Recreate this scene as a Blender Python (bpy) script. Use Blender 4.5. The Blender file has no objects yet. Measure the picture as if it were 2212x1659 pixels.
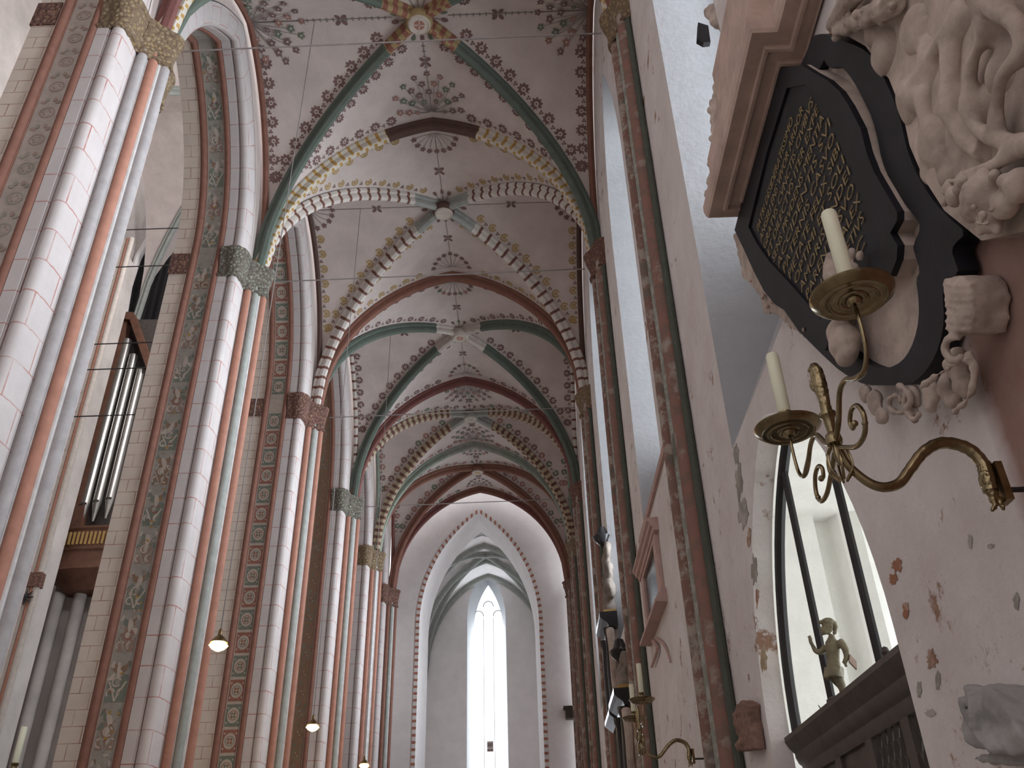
import bpy, bmesh, math, random
from mathutils import Vector, Matrix, noise
from mathutils.geometry import tessellate_polygon
random.seed(7)
PI = math.pi
V = Vector
scn = bpy.context.scene
COL = scn.collection

# ------------------------------------------------------------------ camera
FPX = 1904.0
YAW, PITCH, ROLL = map(math.radians, (-0.589, 32.32, -1.6037))
CAMZ = 1.7
_f = V((math.sin(YAW)*math.cos(PITCH), math.cos(YAW)*math.cos(PITCH), math.sin(PITCH)))
_r = V((math.cos(YAW), -math.sin(YAW), 0)); _u = _r.cross(_f)
CR = _r*math.cos(ROLL) + _u*math.sin(ROLL); CU = -_r*math.sin(ROLL) + _u*math.cos(ROLL)
cd = bpy.data.cameras.new('camera'); cam = bpy.data.objects.new('camera', cd); COL.objects.link(cam)
cd.sensor_width = 36; cd.lens = 36*FPX/2212; cd.clip_start = .05; cd.clip_end = 400
m = Matrix((CR, CU, -_f)).transposed().to_4x4(); m.translation = V((0, 0, CAMZ)); cam.matrix_world = m
scn.camera = cam
CO = V((0, 0, CAMZ))
def at(px, py, X=None, Y=None, Z=None):
    d = CR*((px-1106)/FPX) - CU*((py-829.5)/FPX) + _f
    t = X/d.x if X is not None else Y/d.y if Y is not None else (Z-CAMZ)/d.z
    return CO + d*t

# ------------------------------------------------------------------ materials
MATS = {}
class NT:
    def __init__(s, name):
        s.m = bpy.data.materials.new(name); s.m.use_nodes = True; s.t = s.m.node_tree
        s.b = s.t.nodes['Principled BSDF']; s.out = s.t.nodes['Material Output']
    def n(s, typ, ins=None, **kw):
        x = s.t.nodes.new(typ)
        for k, v in kw.items(): setattr(x, k, v)
        for k, v in (ins or {}).items(): s.put(x.inputs[k], v)
        return x
    def put(s, sock, v):
        if hasattr(v, 'is_output'): s.t.links.new(v, sock)
        elif isinstance(v, (tuple, list)) and sock.type == 'RGBA' and len(v) == 3: sock.default_value = (*v, 1)
        else: sock.default_value = v
    def math(s, op, a, b=0.0, c=0.0):
        x = s.n('ShaderNodeMath', operation=op); s.put(x.inputs[0], a); s.put(x.inputs[1], b); s.put(x.inputs[2], c); return x.outputs[0]
    def mix(s, fac, a, b, typ='MIX'):
        x = s.n('ShaderNodeMix', data_type='RGBA', blend_type=typ); s.put(x.inputs[0], fac); s.put(x.inputs[6], a); s.put(x.inputs[7], b); return x.outputs[2]
    def coord(s, k='Object'):
        return s.n('ShaderNodeTexCoord').outputs[k]
    def noise(s, scale, detail=4, rough=.6, vec=None):
        x = s.n('ShaderNodeTexNoise', {'Scale': scale, 'Detail': detail, 'Roughness': rough}); s.put(x.inputs['Vector'], vec if vec is not None else s.coord()); return x.outputs['Fac']
    def ramp(s, fac, lo, hi, a=0.0, b=1.0):
        x = s.n('ShaderNodeMapRange', {0: fac, 1: lo, 2: hi, 3: a, 4: b}); return x.outputs[0]
    def bump(s, h, strength=.3, dist=.02):
        x = s.n('ShaderNodeBump', {'Strength': strength, 'Distance': dist, 'Height': h}); s.t.links.new(x.outputs[0], s.b.inputs['Normal'])
    def done(s, col, rough=.85, metal=0.0):
        s.put(s.b.inputs['Base Color'], col); s.put(s.b.inputs['Roughness'], rough); s.put(s.b.inputs['Metallic'], metal)
        s.b.inputs['Specular IOR Level'].default_value = .3 if metal == 0 else .5
        MATS[s.m.name] = s.m; return s.m
def vary(t, col, amt=.18, sc=3.0):
    f = t.ramp(t.noise(sc, 6, .65), .3, .7)
    return t.mix(f, tuple(c*(1-amt) for c in col), tuple(min(1, c*(1+amt)) for c in col))
def plain(name, col, rough=.85, metal=0.0, amt=.18, sc=3.0, bump=.2, bsc=25, dist=.01):
    t = NT(name)
    if bump: t.bump(t.noise(bsc, 5), bump, dist)
    return t.done(vary(t, col, amt, sc), rough, metal)

plain('vault_plaster', (.60, .52, .485), amt=.10, sc=1.2, bump=.35, bsc=6, dist=.03)
plain('plaster_white', (.80, .76, .75), amt=.06, sc=1.5, bump=.3, bsc=8, dist=.02)
plain('chapel_white', (.80, .79, .75), amt=.06, sc=2.5, bump=.5, bsc=7, dist=.03)
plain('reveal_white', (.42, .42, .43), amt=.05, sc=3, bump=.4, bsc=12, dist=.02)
plain('nave_grey', (.50, .45, .42), amt=.2, sc=.5, bump=.2)
plain('near_black', (.035, .033, .035), amt=.4, sc=.6, bump=0)  # near black: painted shade of openings, also the wick's own colour
plain('floor_stone', (.42, .385, .355), amt=.2, sc=1)
for nme, c in dict(orange=(.41, .20, .145), greygreen=(.33, .345, .32), shaftwhite=(.62, .60, .59), maroon=(.20, .085, .075),
                   green=(.12, .145, .12), ochre=(.46, .29, .10), greyblue=(.40, .375, .375), brownred=(.24, .115, .085),
                   darkgreen=(.09, .10, .08), pinkish=(.52, .36, .32), lightgreen=(.28, .33, .28), darkbrown=(.11, .065, .055),
                   rib_pale=(.55, .49, .45), fresco_red=(.36, .17, .13), fresco_green=(.22, .25, .21), fresco_cream=(.56, .50, .44), faint_a=(.38, .29, .245), faint_b=(.36, .34, .29), fresco_grey=(.38, .36, .325), fresco_rose=(.34, .25, .21),
                   fresco_brown=(.30, .20, .14), paint_dark=(.20, .125, .115), paint_ochre=(.40, .27, .11), paint_green=(.15, .18, .13), paint_rose=(.34, .18, .15), fresco_faint=(.47, .41, .365)).items():
    plain(nme, c, amt=.13, sc=5, bump=.25, bsc=18)
plain('black_marble', (.012, .012, .016), rough=.55, amt=.5, sc=4, bump=.15)
plain('gilt_letter', (.33, .245, .11), rough=.5, metal=.3, amt=.25, sc=30, bump=0)
plain('sandstone', (.47, .39, .335), amt=.34, sc=4, bump=.5, bsc=30)
plain('brown_stone', (.54, .41, .345), amt=.2, sc=4, bump=.3, bsc=30)
plain('dull_stone', (.21, .175, .15), amt=.3, sc=3)
plain('grey_stone', (.36, .35, .34), amt=.2, sc=6, bump=.4, bsc=40)
plain('brass', (.26, .21, .12), rough=.2, metal=1.0, amt=.3, sc=18, bump=.12, bsc=60, dist=.004)
plain('old_brass', (.20, .13, .06), rough=.35, metal=.9, amt=.3, sc=18, bump=.12, bsc=60, dist=.004)
plain('iron', (.03, .027, .028), rough=.6, metal=.4, bump=.2)
plain('wire', (.26, .23, .22), rough=.6, metal=.2, bump=0)
plain('wax', (.80, .80, .62), rough=.45, amt=.04, bump=.1, bsc=15)
plain('dark_wood', (.085, .07, .062), rough=.6, amt=.25, sc=6)
plain('organ_wood', (.15, .07, .045), rough=.6, amt=.25, sc=3)
plain('pipe_metal', (.62, .60, .56), rough=.28, metal=.85, amt=.12, sc=1.5, bump=0)
plain('gilt_figure', (.20, .17, .105), rough=.6, metal=.1, amt=.35, sc=9, bump=.4, bsc=30)
plain('dark_gloss', (.03, .028, .03), rough=.18, bump=.1)
plain('red_stone', (.24, .145, .115), amt=.3, sc=8, bump=.4)
plain('panel_glass', (.06, .065, .07), rough=.12, bump=0)
def lamp_mat():
    t = NT('lamp_glow'); e = t.n('ShaderNodeEmission', {'Color': (1, .62, .18), 'Strength': 9.0}); t.t.links.new(e.outputs[0], t.out.inputs[0]); MATS['lamp_glow'] = t.m
lamp_mat()
def glass_mat():
    t = NT('window_glass'); a = t.n('ShaderNodeBsdfTransparent', {'Color': (.93, .96, .98)}); g = t.n('ShaderNodeBsdfGlossy', {'Roughness': .08})
    mx = t.n('ShaderNodeMixShader', {0: .06}); t.t.links.new(a.outputs[0], mx.inputs[1]); t.t.links.new(g.outputs[0], mx.inputs[2]); t.t.links.new(mx.outputs[0], t.out.inputs[0]); MATS['window_glass'] = t.m
glass_mat()
def brick_mat(name, base, joint, h=.42, w=.62, mort=.012):
    t = NT(name); uv = t.coord('UV')
    br = t.n('ShaderNodeTexBrick', {'Vector': uv, 'Color1': (0, 0, 0), 'Color2': (0, 0, 0), 'Mortar': (1, 1, 1), 'Scale': 1.0, 'Mortar Size': mort, 'Mortar Smooth': .25, 'Brick Width': w, 'Row Height': h})
    f = t.math('MULTIPLY', br.outputs['Fac'], t.ramp(t.noise(2.2, 4), .35, .62, .25, .95))
    t.bump(t.noise(20, 5), .25, .01)
    return t.done(t.mix(f, vary(t, base, .08, 1.5), joint), .85)
brick_mat('painted_brick', (.56, .51, .50), (.40, .16, .13), h=.55, w=.72)
brick_mat('painted_brick_fine', (.63, .54, .465), (.34, .19, .15), h=.28, w=.40, mort=.010)
def stripes(name, a, b, period, split=.5, shift=0.0):
    t = NT(name); uv = t.n('ShaderNodeSeparateXYZ', {0: t.coord('UV')})
    v = t.math('ADD', uv.outputs[1], t.math('MULTIPLY', t.math('GREATER_THAN', uv.outputs[0], .36), shift*period))
    fr = t.math('LESS_THAN', t.math('FRACT', t.math('DIVIDE', v, period)), split)
    t.bump(t.noise(18, 5), .25, .01)
    return t.done(t.mix(fr, vary(t, a, .2, 5), vary(t, b, .12, 5)), .85)
stripes('stripe_ochre', (.44, .27, .09), (.60, .55, .48), .30, .68, .5)
stripes('stripe_maroon', (.19, .09, .07), (.62, .57, .53), .36, .74)
stripes('stripe_check', (.19, .10, .08), (.50, .42, .30), .30, .55, .5)
stripes('stripe_boss', (.26, .11, .08), (.36, .27, .14), .28, .5, .4)
stripes('tooth_red', (.40, .17, .12), (.72, .68, .66), .30, .6)
def mottled(name, a, b, c):
    t = NT(name); n1 = t.noise(4.5, 6, .75); n2 = t.noise(2.3, 4)
    t.bump(t.noise(18, 5), .3, .01)
    col = t.mix(t.ramp(n1, .48, .56), a, b); t.done(t.mix(t.ramp(n2, .56, .66), col, c), .9)
mottled('spotted_shaft', (.23, .13, .105), (.37, .315, .27), (.165, .14, .115))
mottled('mottled_green', (.27, .275, .235), (.40, .385, .35), (.16, .165, .13))
mottled('mottled_red', (.27, .15, .12), (.215, .14, .115), (.38, .32, .28))
def wall_mat():
    t = NT('wall_plaster'); co = t.coord()
    sx = t.n('ShaderNodeSeparateXYZ', {0: co})
    base = t.mix(t.ramp(t.noise(1.1, 6, .7), .35, .65), (.66, .60, .575), (.78, .74, .725))
    # flaked patches showing the brick and grime of their own shape
    fl = t.ramp(t.math('ADD', t.noise(3.2, 7, .72), t.math('MULTIPLY', t.noise(.7, 2), .5)), 0.87, .93)
    base = t.mix(fl, base, (.33, .20, .14))
    gr = t.ramp(t.noise(7, 8, .75), .62, .74); base = t.mix(t.math('MULTIPLY', gr, .5), base, (.36, .32, .29))
    # the salmon painted field on the buttress behind the monument
    sal = t.mix(t.ramp(t.noise(2.0, 6, .7), .3, .7), (.31, .18, .15), (.40, .27, .235))
    edge = t.math('ADD', sx.outputs[1], t.math('MULTIPLY', t.math('SUBTRACT', t.noise(1.5, 4), .5), .25))
    sf = t.ramp(edge, 3.60, 3.46)
    t.bump(t.noise(9, 7, .65), .5, .03)
    t.done(t.mix(sf, base, sal), .9)
wall_mat()
def capital_mat(name, a, b, c):
    t = NT(name); vo = t.n('ShaderNodeTexVoronoi', {'Vector': t.coord(), 'Scale': 13.0})
    n2 = t.noise(9, 5, .7)
    col = t.mix(t.ramp(n2, .42, .56), a, b); col = t.mix(t.ramp(vo.outputs['Distance'], .25, .5), col, c)
    t.bump(t.math('ADD', vo.outputs['Distance'], n2), .9, .05); t.done(col, .85)
capital_mat('capital_green', (.21, .215, .16), (.30, .31, .24), (.15, .13, .11))
capital_mat('capital_red', (.25, .12, .09), (.31, .18, .12), (.15, .08, .065))
capital_mat('capital_gold', (.34, .24, .11), (.33, .26, .17), (.20, .14, .09))

# ------------------------------------------------------------------ mesh helpers
class MB:
    def __init__(s): s.v = []; s.f = []; s.mi = []; s.uv = []
    def add(s, verts, faces, mi=0, uvs=None):
        o = len(s.v); s.v += [V(v) for v in verts]
        for k, f in enumerate(faces):
            s.f.append([i+o for i in f]); s.mi.append(mi); s.uv.append(uvs[k] if uvs else None)
    def grid(s, rows, mi=0, closed_u=False, uvf=None, flip=False):
        n = len(rows[0]); o = []; fs = []; us = []
        for r in rows: o += r
        for j in range(len(rows)-1):
            for i in range(n if closed_u else n-1):
                a, b = j*n+i, j*n+(i+1) % n
                q = [a, b, b+n, a+n]; fs.append(q[::-1] if flip else q)
                if uvf:
                    c = [uvf(i, j), uvf(i+1, j), uvf(i+1, j+1), uvf(i, j+1)]; us.append(c[::-1] if flip else c)
        s.add(o, fs, mi, us if uvf else None)
    def box(s, a, b, mi=0, mat=None):
        x0, y0, z0 = a; x1, y1, z1 = b
        vs = [V((x, y, z)) for z in (z0, z1) for y in (y0, y1) for x in (x0, x1)]
        if mat: vs = [mat @ v for v in vs]
        s.add(vs, [(0, 2, 3, 1), (4, 5, 7, 6), (0, 1, 5, 4), (2, 6, 7, 3), (0, 4, 6, 2), (1, 3, 7, 5)], mi)
    def tube(s, pts, rad, n=10, mi=0, flat=1.0, caps=True):
        pts = [V(p) for p in pts]; rad = rad if isinstance(rad, (list, tuple)) else [rad]*len(pts)
        t0 = (pts[1]-pts[0]).normalized(); up = V((0, 0, 1)) if abs(t0.z) < .9 else V((1, 0, 0))
        a = t0.cross(up).normalized(); rows = []; L = 0; Ls = []
        for i, p in enumerate(pts):
            t = (pts[min(i+1, len(pts)-1)]-pts[max(i-1, 0)]).normalized()
            a = (a-t*a.dot(t)).normalized(); b = t.cross(a)
            rows.append([p+(a*math.cos(2*PI*k/n)+b*math.sin(2*PI*k/n)*flat)*rad[i] for k in range(n)])
            L += (p-pts[i-1]).length if i else 0; Ls.append(L)
        s.grid(rows, mi, True, uvf=lambda i, j: (i/n, Ls[j]))
        if caps:
            s.add(rows[0], [list(range(n))[::-1]], mi); s.add(rows[-1], [list(range(n))], mi)
    def lathe(s, c, prof, n=24, mi=0, axis=None):
        c = V(c); rows = []
        M = axis if axis else Matrix.Identity(3)
        for r, z in prof: rows.append([c+M @ V((r*math.cos(2*PI*k/n), r*math.sin(2*PI*k/n), z)) for k in range(n)])
        s.grid(rows, mi, True)
        s.add(rows[0], [list(range(n))[::-1]], mi); s.add(rows[-1], [list(range(n))], mi)
    def ball(s, c, r, mi=0, n=12, scale=(1, 1, 1), rot=None):
        c = V(c); rows = []
        for j in range(n//2+1):
            ph = PI*j/(n//2)
            row = []
            for k in range(n):
                p = V((math.sin(ph)*math.cos(2*PI*k/n)*scale[0], math.sin(ph)*math.sin(2*PI*k/n)*scale[1], -math.cos(ph)*scale[2]))*r
                row.append(c+(rot @ p if rot else p))
            rows.append(row)
        s.grid(rows, mi, True)
    def prism(s, outline, ext, mi=0, holes=()):
        """outline (3D pts in a plane) extruded by vector ext"""
        loops = [[V(p) for p in outline]]+[[V(p) for p in h] for h in holes]
        flat = [p for l in loops for p in l]; tri = tessellate_polygon(loops); n = len(flat); ext = V(ext)
        s.add(flat+[p+ext for p in flat], [list(t) for t in tri]+[[i+n for i in t][::-1] for t in tri], mi)
        o = len(s.v)-2*n; k = 0
        for l in loops:
            m_ = len(l)
            for i in range(m_):
                a, b = o+k+i, o+k+(i+1) % m_; s.f.append([a, b, b+n, a+n]); s.mi.append(mi); s.uv.append(None)
            k += m_
    def build(s, name, mats, parent=None, smooth=40, weld=True, origin=None):
        off = V(parent['_o']) if parent is not None and '_o' in parent else V((0, 0, 0))
        if parent is None and origin is not None: off = V(origin)
        me = bpy.data.meshes.new(name); me.from_pydata([tuple(v-off) for v in s.v], [], s.f)
        for mm in (mats if isinstance(mats, (list, tuple)) else [mats]): me.materials.append(MATS[mm])
        me.polygons.foreach_set('material_index', s.mi)
        if any(s.uv):
            ul = me.uv_layers.new(name='UVMap').data; k = 0
            for f, u in zip(s.f, s.uv):
                for i in range(len(f)):
                    if u: ul[k].uv = u[i]
                    k += 1
        bm = bmesh.new(); bm.from_mesh(me)
        if weld: bmesh.ops.remove_doubles(bm, verts=bm.verts, dist=1e-5)
        bmesh.ops.recalc_face_normals(bm, faces=bm.faces)
        bm.to_mesh(me); bm.free()
        if smooth:
            me.polygons.foreach_set('use_smooth', [True]*len(me.polygons)); me.set_sharp_from_angle(angle=math.radians(smooth))
        o = bpy.data.objects.new(name, me); COL.objects.link(o)
        if parent is not None: o.parent = parent; o['_o'] = tuple(off)
        else: o.location = off; o['_o'] = tuple(off)
        return o
def tag(o, label=None, cat=None, group=None, kind=None):
    for k, v in (('label', label), ('category', cat), ('group', group), ('kind', kind)):
        if v: o[k] = v
    return o
def thing(name, label, cat, loc=(0, 0, 0), group=None, kind=None):
    o = bpy.data.objects.new(name, None); COL.objects.link(o); o.location = loc; o['_o'] = tuple(loc); o.empty_display_size = .2
    return tag(o, label, cat, group, kind)
def copy_tree(o, parent=None):
    c = o.copy(); COL.objects.link(c)
    if parent is not None: c.parent = parent
    for ch in [x for x in o.children]: copy_tree(ch, c)
    return c
def sculpt(name, mb, mat, parent=None, voxel=.012, disp=.01, dscale=8.0, smooth_it=2, origin=None):
    """merge overlapping lumps into one continuous carved surface"""
    o = mb.build(name, mat, parent, smooth=0, weld=False, origin=origin)
    md = o.modifiers.new('r', 'REMESH'); md.mode = 'VOXEL'; md.voxel_size = voxel
    sm = o.modifiers.new('s', 'SMOOTH'); sm.iterations = smooth_it; sm.factor = .5
    dg = bpy.context.evaluated_depsgraph_get(); me = bpy.data.meshes.new_from_object(o.evaluated_get(dg))
    o.modifiers.clear(); old = o.data; o.data = me; bpy.data.meshes.remove(old); me.name = name
    if disp:
        for v, nn in zip(me.vertices, [V(v.normal) for v in me.vertices]):
            v.co = v.co+nn*disp*noise.noise(v.co*dscale)
    me.polygons.foreach_set('use_smooth', [True]*len(me.polygons))
    return o
def bez(p0, p1, p2, p3, n=12):
    return [V(p0)*(1-t)**3+V(p1)*3*t*(1-t)**2+V(p2)*3*t*t*(1-t)+V(p3)*t**3 for t in [i/n for i in range(n+1)]]
def cat(pts, n=6):
    """Catmull-Rom through the points"""
    P = [V(p) for p in pts]; P = [P[0]*2-P[1]]+P+[P[-1]*2-P[-2]]; out = []
    for i in range(1, len(P)-2):
        a, b, c, d = P[i-1:i+3]
        for k in range(n):
            t = k/n; out.append(.5*((2*b)+(c-a)*t+(2*a-5*b+4*c-d)*t*t+(3*b-a-3*c+d)*t**3))
    return out+[P[-2]]
def lerp(a, b, t): return a+(b-a)*t

# ------------------------------------------------------------------ layout of the aisle
YP = [3.53, 10.18, 16.83, 23.48, 30.13, 35.6, 40.3]     # piers
Z0, ZAP = 15.9, 21.1                                     # springing and ridge of the vault
XM, HA = -2.17, 4.30                                     # vault axis and half span
HR = ZAP-Z0; RV = (HA*HA+HR*HR)/(2*HA)
XW = 2.15                                                # face of the window wall
def gz(t):                                               # height of the web at normalised distance t from the ridge
    t = min(abs(t), 1.0); x = t*HA+RV-HA
    return Z0+math.sqrt(max(0, RV*RV-x*x))

# ---- pointed arch with parallel offsets: span from ya to yb in the direction of travel
class Arch:
    def __init__(s, ya, yb, zs, rise):
        s.a = (yb-ya)/2; s.m = (ya+yb)/2; s.zs = zs; s.R = (s.a**2+rise**2)/(2*s.a); s.rise = rise
    def pt(s, side, t, d=0.0):                           # side -1: from ya, +1: from yb; t 0 spring .. 1 crown
        r = s.R+d; c = s.R-s.a; end = math.acos(c/r) if c < r else 0
        ang = end*t
        return (s.m+side*(r*math.cos(ang)-c), s.zs+r*math.sin(ang))
    def loop(s, d=0.0, z0=0.0, n=14):                    # (y, z) outline from foot to foot
        L = [(s.m-s.a-d, z0)]+[s.pt(-1, k/n, d) for k in range(n+1)]+[s.pt(1, k/n, d) for k in range(n-1, -1, -1)]+[(s.m+s.a+d, z0)]
        return L
    def length(s, t, d=0.0):
        r = s.R+d; return r*math.acos((s.R-s.a)/r)*t

# ================================================================== LEFT ARCADE
def arc_pts(cx, cd_, r, a0, a1, n=8):
    return [(cx+r*math.cos(math.radians(lerp(a0, a1, k/n))), cd_+r*math.sin(math.radians(lerp(a0, a1, k/n)))) for k in range(n+1)]
# plan of a jamb: (x, depth into the pier), from nave to aisle
SEG = [
    ('brick_face', 'painted_brick_fine', [(-8.16, .42), (-8.16, 0), (-7.74, 0)]),
    ('jamb_roll', 'brownred', [(-7.74, 0)]+arc_pts(-7.665, .03, .075, 180, 360)+[(-7.58, .03), (-7.58, .07)]),
    ('painted_band', 'BAND', [(-7.58, .07), (-7.15, .07)]),
    ('jamb_roll', 'brownred', [(-7.15, .07), (-7.15, .03)]+arc_pts(-7.07, .03, .075, 180, 360)+[(-6.99, 0)]),
    ('brick_face', 'painted_brick', [(-6.99, 0), (-6.80, 0), (-6.80, .03), (-6.775, .03), (-6.775, .1)]),
    ('corner_roll', 'painted_brick', arc_pts(-6.66, .10, .115, 180, 370, 12)+[(-6.545, .16)]),
    ('side_face', 'painted_brick', [(-6.545, .16), (-6.53, .2), (-6.53, .52)]),
]
CORE = [(-6.53, .52), (-6.56, .56), (-6.44, .62), (-6.42, .70), (-6.30, .74), (-6.28, .84), (-6.22, .9)]
SHAFTS = [(-6.45, .60, .085), (-6.315, .735, .085), (-6.17, .90, .095)]
ARCADE_RISE = 4.55
ZSP = 15.85
def plen(prof):
    L = [0]
    for a, b in zip(prof, prof[1:]): L.append(L[-1]+math.hypot(b[0]-a[0], b[1]-a[1]))
    return L
pier_info = {
    1: ('nearest painted pier on the left, with grey and red shafts and a gilded capital', ('greyblue', 'orange', 'greyblue'), 'capital_gold', 'fresco_faint'),
    2: ('painted pier behind the nearest one, its band showing pale scrolls on grey green', ('orange', 'greygreen', 'orange'), 'capital_green', 'fresco_grey'),
    3: ('painted pier with red and green medallions down its band and a red capital', ('orange', 'greygreen', 'orange'), 'capital_red', 'fresco_cream'),
    4: ('painted pier with a dull brown flowered band, fourth along the aisle', ('orange', 'greygreen', 'orange'), 'capital_green', 'fresco_brown'),
    5: ('slim looking distant pier with a gilded brown capital, last but one before the chancel arch', ('orange', 'shaftwhite', 'orange'), 'capital_gold', 'fresco_brown'),
    6: ('farthest pier of the row, beside the pale chancel arch', ('brownred', 'greygreen', 'brownred'), 'capital_red', 'fresco_brown'),
}
LIFT = [0.0]
def up(): LIFT[0] += .0005
def blob2(mb, mp, cx, cy, rx, ry, mi, n=10, rot=0.0, wob=0.0, lobes=0):
    up(); pts = []
    for k in range(n):
        a = 2*PI*k/n; r = 1+wob*math.cos(lobes*a)
        x, y = rx*r*math.cos(a), ry*r*math.sin(a)
        pts.append(mp(cx+x*math.cos(rot)-y*math.sin(rot), cy+x*math.sin(rot)+y*math.cos(rot)))
    c = mp(cx, cy); mb.add([c]+pts, [(0, 1+k, 1+(k+1) % n) for k in range(n)], mi)
def ring2(mb, mp, cx, cy, r0, r1, mi, n=20, a0=0, a1=2*PI, wob=0.0, lobes=9, sq=1.0):
    up(); rows = [[], []]
    for k in range(n+1):
        a = lerp(a0, a1, k/n); w = 1+wob*math.cos(lobes*a)
        for j, r in enumerate((r0, r1*w)): rows[j].append(mp(cx+r*math.cos(a), cy+sq*r*math.sin(a)))
    mb.grid(rows, mi)
def quad2(mb, mp, x0, y0, x1, y1, mi): up(); n = max(1, min(200, int((y1-y0)/.12))); mb.grid([[mp(x0, lerp(y0, y1, k/n)), mp(x1, lerp(y0, y1, k/n))] for k in range(n+1)], mi)
def stroke2(mb, mp, pts, w, mi):
    up(); rows = [[], []]
    for i, (x, y) in enumerate(pts):
        a = pts[max(i-1, 0)]; b = pts[min(i+1, len(pts)-1)]; dx, dy = b[0]-a[0], b[1]-a[1]; l = math.hypot(dx, dy) or 1
        rows[0].append(mp(x-dy/l*w/2, y+dx/l*w/2)); rows[1].append(mp(x+dy/l*w/2, y-dx/l*w/2))
    mb.grid(rows, mi)
BANDM = ['fresco_red', 'fresco_green', 'fresco_cream', 'fresco_brown', 'ochre', 'fresco_grey', 'fresco_rose']
def paint_band(mb, mp, style, v0, v1, mi0=1):
    """paint the ornament of a band: u across (-.21..+.21), v along"""
    R, G, C, M, O_, Gy, BR = [mi0+k for k in range(7)]
    LIFT[0] = 0; rnd = random.Random(style*31+int(v0*10)); W = .205
    for sx in (-W, W-.014): quad2(mb, mp, sx, v0, sx+.014, v1, C)
    if style == 3:
        p = .60; k = 0; v = v0+p*.5
        while v+p*.4 < v1:
            LIFT[0] = 0; c = R if k % 2 else G
            quad2(mb, mp, -W+.02, v-p*.44, W-.02, v+p*.44, c)
            blob2(mb, mp, 0, v, .15, .19, C, 20); ring2(mb, mp, 0, v, .10, .118, G if k % 2 else R, 20)
            for q in range(4): blob2(mb, mp, .05*math.cos(q*PI/2+.78), v+.055*math.sin(q*PI/2+.78), .032, .036, c if q % 2 else M, 8)
            for q in (-1, 1):
                for w in (-1, 1): blob2(mb, mp, q*.145, v+w*.175, .022, .025, C, 7)
            v += p; k += 1
    elif style in (1, 4, 5, 6):
        p = .62; v = v0+p*.5
        while v+p*.4 < v1:
            LIFT[0] = 0; c = [M, G][rnd.random() < .5]
            ring2(mb, mp, 0, v, .10, .13, c, 16); 
            for q in range(6): blob2(mb, mp, .06*math.cos(q*PI/3), v+.06*math.sin(q*PI/3), .02, .02, [R, M, C][q % 3], 6)
            for q in (-1, 1):
                blob2(mb, mp, q*.12, v+.24, .05, .035, c, 8, .6*q); blob2(mb, mp, q*.06, v+.30, .035, .05, [G, R][q > 0], 8)
            v += p
    else:
        p = .84; v = v0+.1; ph = 0
        while v+p < v1:
            LIFT[0] = 0; dark = ph % 2 == 0
            if dark: quad2(mb, mp, -W+.025, v, W-.025, v+p*.52, G)
            else: quad2(mb, mp, -W+.05, v+.05, W-.05, v+p*.6, [BR, M][rnd.random() < .3])
            for s_ in (-1, 1):                          # paired scrolls
                ring2(mb, mp, s_*.095, v+p*.20, .055, .085, C, 16, rnd.uniform(0, 2), rnd.uniform(4, 5.5))
                stroke2(mb, mp, [(0, v+.02), (s_*.06, v+p*.22), (s_*.16, v+p*.44)], .03, [C, Gy][ph % 2])
                blob2(mb, mp, s_*.13, v+p*.52, .045, .075, [Gy, G, C][rnd.randrange(3)], 12, .7*s_, .2, 3)
                blob2(mb, mp, s_*.07, v+p*.70, .05, .09, [G, Gy, M][rnd.randrange(3)], 14, -.5*s_, .2, 4)
                blob2(mb, mp, s_*.15, v+p*.80, .03, .06, [C, G][rnd.randrange(2)], 10, .3*s_, .15, 3)
            ring2(mb, mp, rnd.uniform(-.03, .03), v+p*.42, .06, .09, [C, R][ph % 3 == 1], 18, .4, 5.6)
            blob2(mb, mp, 0, v+p*.42, .045, .06, [Gy, C][ph % 2], 10)
            blob2(mb, mp, rnd.uniform(-.02, .02), v+p*.64, .05, .13, C, 14, rnd.uniform(-.4, .4), .12, 3)
            for k in range(9): blob2(mb, mp, rnd.uniform(-.16, .16), v+rnd.uniform(.05, p), rnd.uniform(.012, .03), rnd.uniform(.02, .045), [C, Gy, G, M, BR, O_][rnd.randrange(6)], 9, rnd.uniform(0, 3), .2, 3)
            v += p; ph += 1
def jamb_seg(mb, prof, path, L, u0, mi=0):
    """prof list of (x, d); path(v-index, d) gives (y, z)"""
    PL = plen(prof)
    rows = [[V((x, *path(j, d))) for x, d in prof] for j in range(len(L))]
    mb.grid(rows, mi, uvf=lambda i, j: (u0+PL[i], L[j]))
    return u0+PL[-1]
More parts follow.
